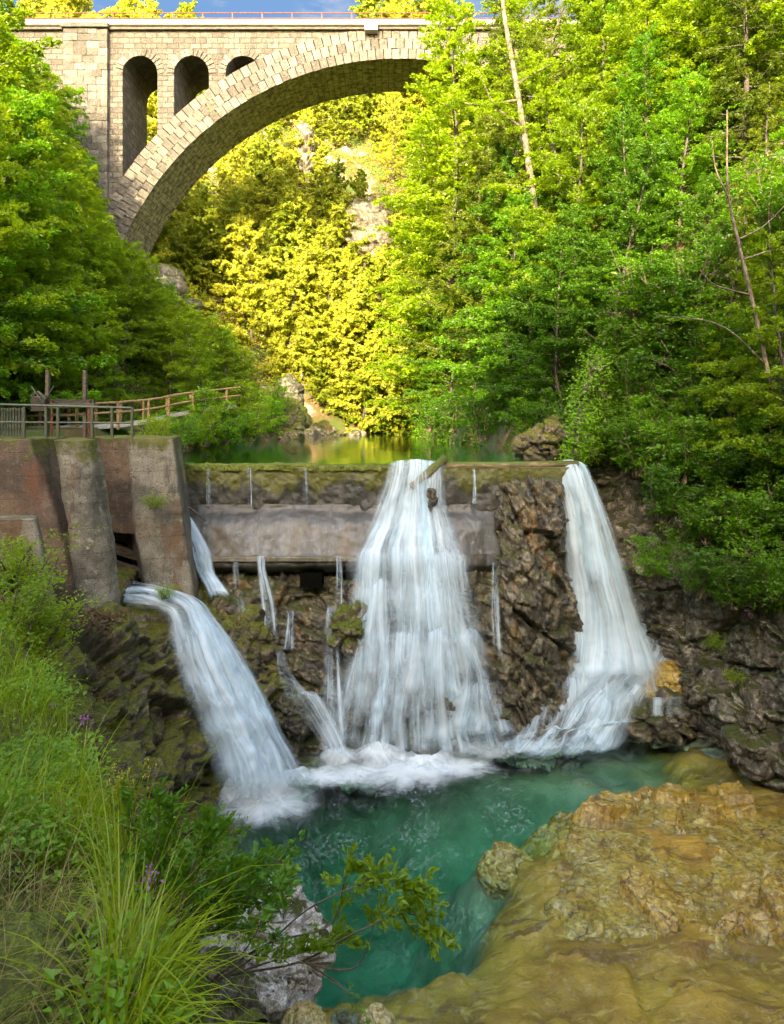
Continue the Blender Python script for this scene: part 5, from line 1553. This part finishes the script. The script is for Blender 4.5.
flower(150, 876, 3.1, at(143, 960, 3.1), 'purple wildflower in the thick of the grass', 'purple', .022, 34)
flower(84, 720, 5.0, at(76, 790, 5.0), 'purple wildflower nodding above the grass against the dark rock', 'purple', .022)
flower(52, 705, 5.6, at(48, 775, 5.6), 'pale lilac flower at the upper edge of the grass', 'purple', .014, 14)
flower(750, 612, 20.2, at(751, 622, 20.2), 'small violet flower on the cliff under the hanging grass', 'purple', .06, 18)
yf = empty('yellow_wildflower', at(128, 850, 4.0), 'yellow budded wildflower stalks standing over the mossy boulder', 'flower')
mb = MB(); sp = []; pet = []
for i in range(14):
    e = at(105 + 48 * rng.uniform(), 758 + 40 * rng.uniform(), 4.0 + rng.normal(0, .05)); s0 = at(125 + rng.normal(0, 3), 860, 4.0)
    mb.tube(cr([s0, (s0 + e) / 2 + rng.normal(0, .02, 3), e], 8), .0025, 4)
    cc = e + rng.normal(0, .012, (8, 3)); pet.append((cc, rng.normal(0, 1, (8, 3)), rng.normal(0, 1, (8, 3)), rng.uniform(.008, .016, 8)))
    sp.append(spray((s0 + e) / 2, e - s0, .1, .03, 6, .03))
o = mb.build('stem', M['grass'], yf, smooth=True); o.location = -np.array(yf.location)
V, Q = collect(pet); mesh_np('blossom', rel(V, yf), Q, M['yellow'], smooth=False, parent=yf)
V, Q = collect(sp); mesh_np('foliage', rel(V, yf), Q, M['grass'], smooth=False, parent=yf)
tw = MB().tube(cr([at(40, 955, 2.9), at(55, 975, 2.85), at(75, 1000, 2.8), at(105, 1030, 2.8)], 16), np.linspace(.006, .01, 16), 7)
tag(tw.build('twig', M['twig'], smooth=True), 'dead brown twig lying across the moss covered boulder', 'twig')
# leaf litter on the ledge by the pier
q = np.array([at(60 + 90 * rng.uniform(), 606 + 42 * rng.uniform(), 17.0) for _ in range(900)])
q[:, 1] = 14.8 + 3.0 * rng.uniform(0, 1, 900); q[:, 0] = -8.6 + 1.9 * rng.uniform(0, 1, 900)
from mathutils.bvhtree import BVHTree
bank = bpy.data.objects['rocky_bank']
bv = BVHTree.FromObject(bank, bpy.context.evaluated_depsgraph_get())
lit = []
for p in q:
    h = bv.ray_cast((p[0], p[1], 12), (0, 0, -1))
    if h[0] is not None: lit.append(h[0])
lit = np.array(lit) + (0, 0, .02)
c = np.repeat(lit, 6, 0) + rng.normal(0, .09, (len(lit) * 6, 3)) * (1, 1, .15)
V, Q = leaves(c, np.array([0, 0, 1.]) + rng.normal(0, .35, c.shape), rng.normal(0, 1, c.shape), rng.uniform(.05, .12, len(c)), .6)
tag(mesh_np('leaf_litter', V, Q, M['litter'], smooth=False), 'brown fallen leaves on the ledge beside the round nosed pier', 'leaves', None, 'stuff')

t = NT('sky_air'); p = t.pos()
cl_ = t.step(t.noise(t.vmul(p, (1, 1, 2.2)), .012, 5, .6), .5, .68)
sc_ = t.mixc(cl_, (.2, .4, .78), (.72, .78, .86))
sky_m = t.done(t.n('Emission', Color=sc_, Strength=.12))
a_ = np.linspace(-1.1, 1.1, 40); sky_v = np.array([[(380 * math.sin(q), 380 * math.cos(q), z) for q in a_] for z in (20, 200, 500)])
tag(mesh_np('sky', sky_v.reshape(-1, 3), gridq(40, 3), sky_m), 'blue sky with thin white cloud above the bridge', None, None, 'structure')
# ------------------------------------------------------------------ camera, light
cam = bpy.data.cameras.new('Camera'); co = bpy.data.objects.new('Camera', cam); C.objects.link(co)
co.location = (0, 0, CZ); co.rotation_euler = (R(90), 0, 0)
cam.sensor_fit = 'VERTICAL'; cam.sensor_height = 36; cam.lens = F / 1024 * 36
cam.shift_y = (HZ - 512) / 1024
cam.clip_start = .05; cam.clip_end = 2000
S.camera = co
SUN_EL, SUN_AZ = 22., 12.          # azimuth: degrees to the left of straight behind the viewpoint
W = bpy.data.worlds.new('World'); S.world = W; W.use_nodes = True
nt = W.node_tree; bg = nt.nodes['Background']
sk = nt.nodes.new('ShaderNodeTexSky'); sk.sky_type = 'NISHITA'; sk.sun_disc = False
sk.sun_elevation = R(SUN_EL); sk.sun_rotation = R(180 + SUN_AZ)
sk.air_density = 1.; sk.dust_density = 5.; sk.ozone_density = 1.
nt.links.new(sk.outputs[0], bg.inputs[0]); bg.inputs[1].default_value = .15
sl = bpy.data.lights.new('Sun', 'SUN'); sl.energy = 2.0; sl.angle = R(.5); sl.color = (1, .85, .56)
so_ = bpy.data.objects.new('Sun', sl); C.objects.link(so_)
so_.rotation_euler = (R(90 - SUN_EL), 0, R(-SUN_AZ)); so_.location = (-20, -60, 60)
S.view_settings.view_transform = 'Standard'; S.view_settings.look = 'None'; S.view_settings.gamma = 1
S.view_settings.exposure = 3.1
S.view_settings.use_white_balance = True; S.view_settings.white_balance_temperature = 6900; S.view_settings.white_balance_tint = 10
S.cycles.max_bounces = 8; S.cycles.transparent_max_bounces = 18; S.cycles.diffuse_bounces = 3; S.cycles.glossy_bounces = 2
S.cycles.transmission_bounces = 4; S.cycles.caustics_reflective = False; S.cycles.caustics_refractive = False
S.cycles.use_denoising = True
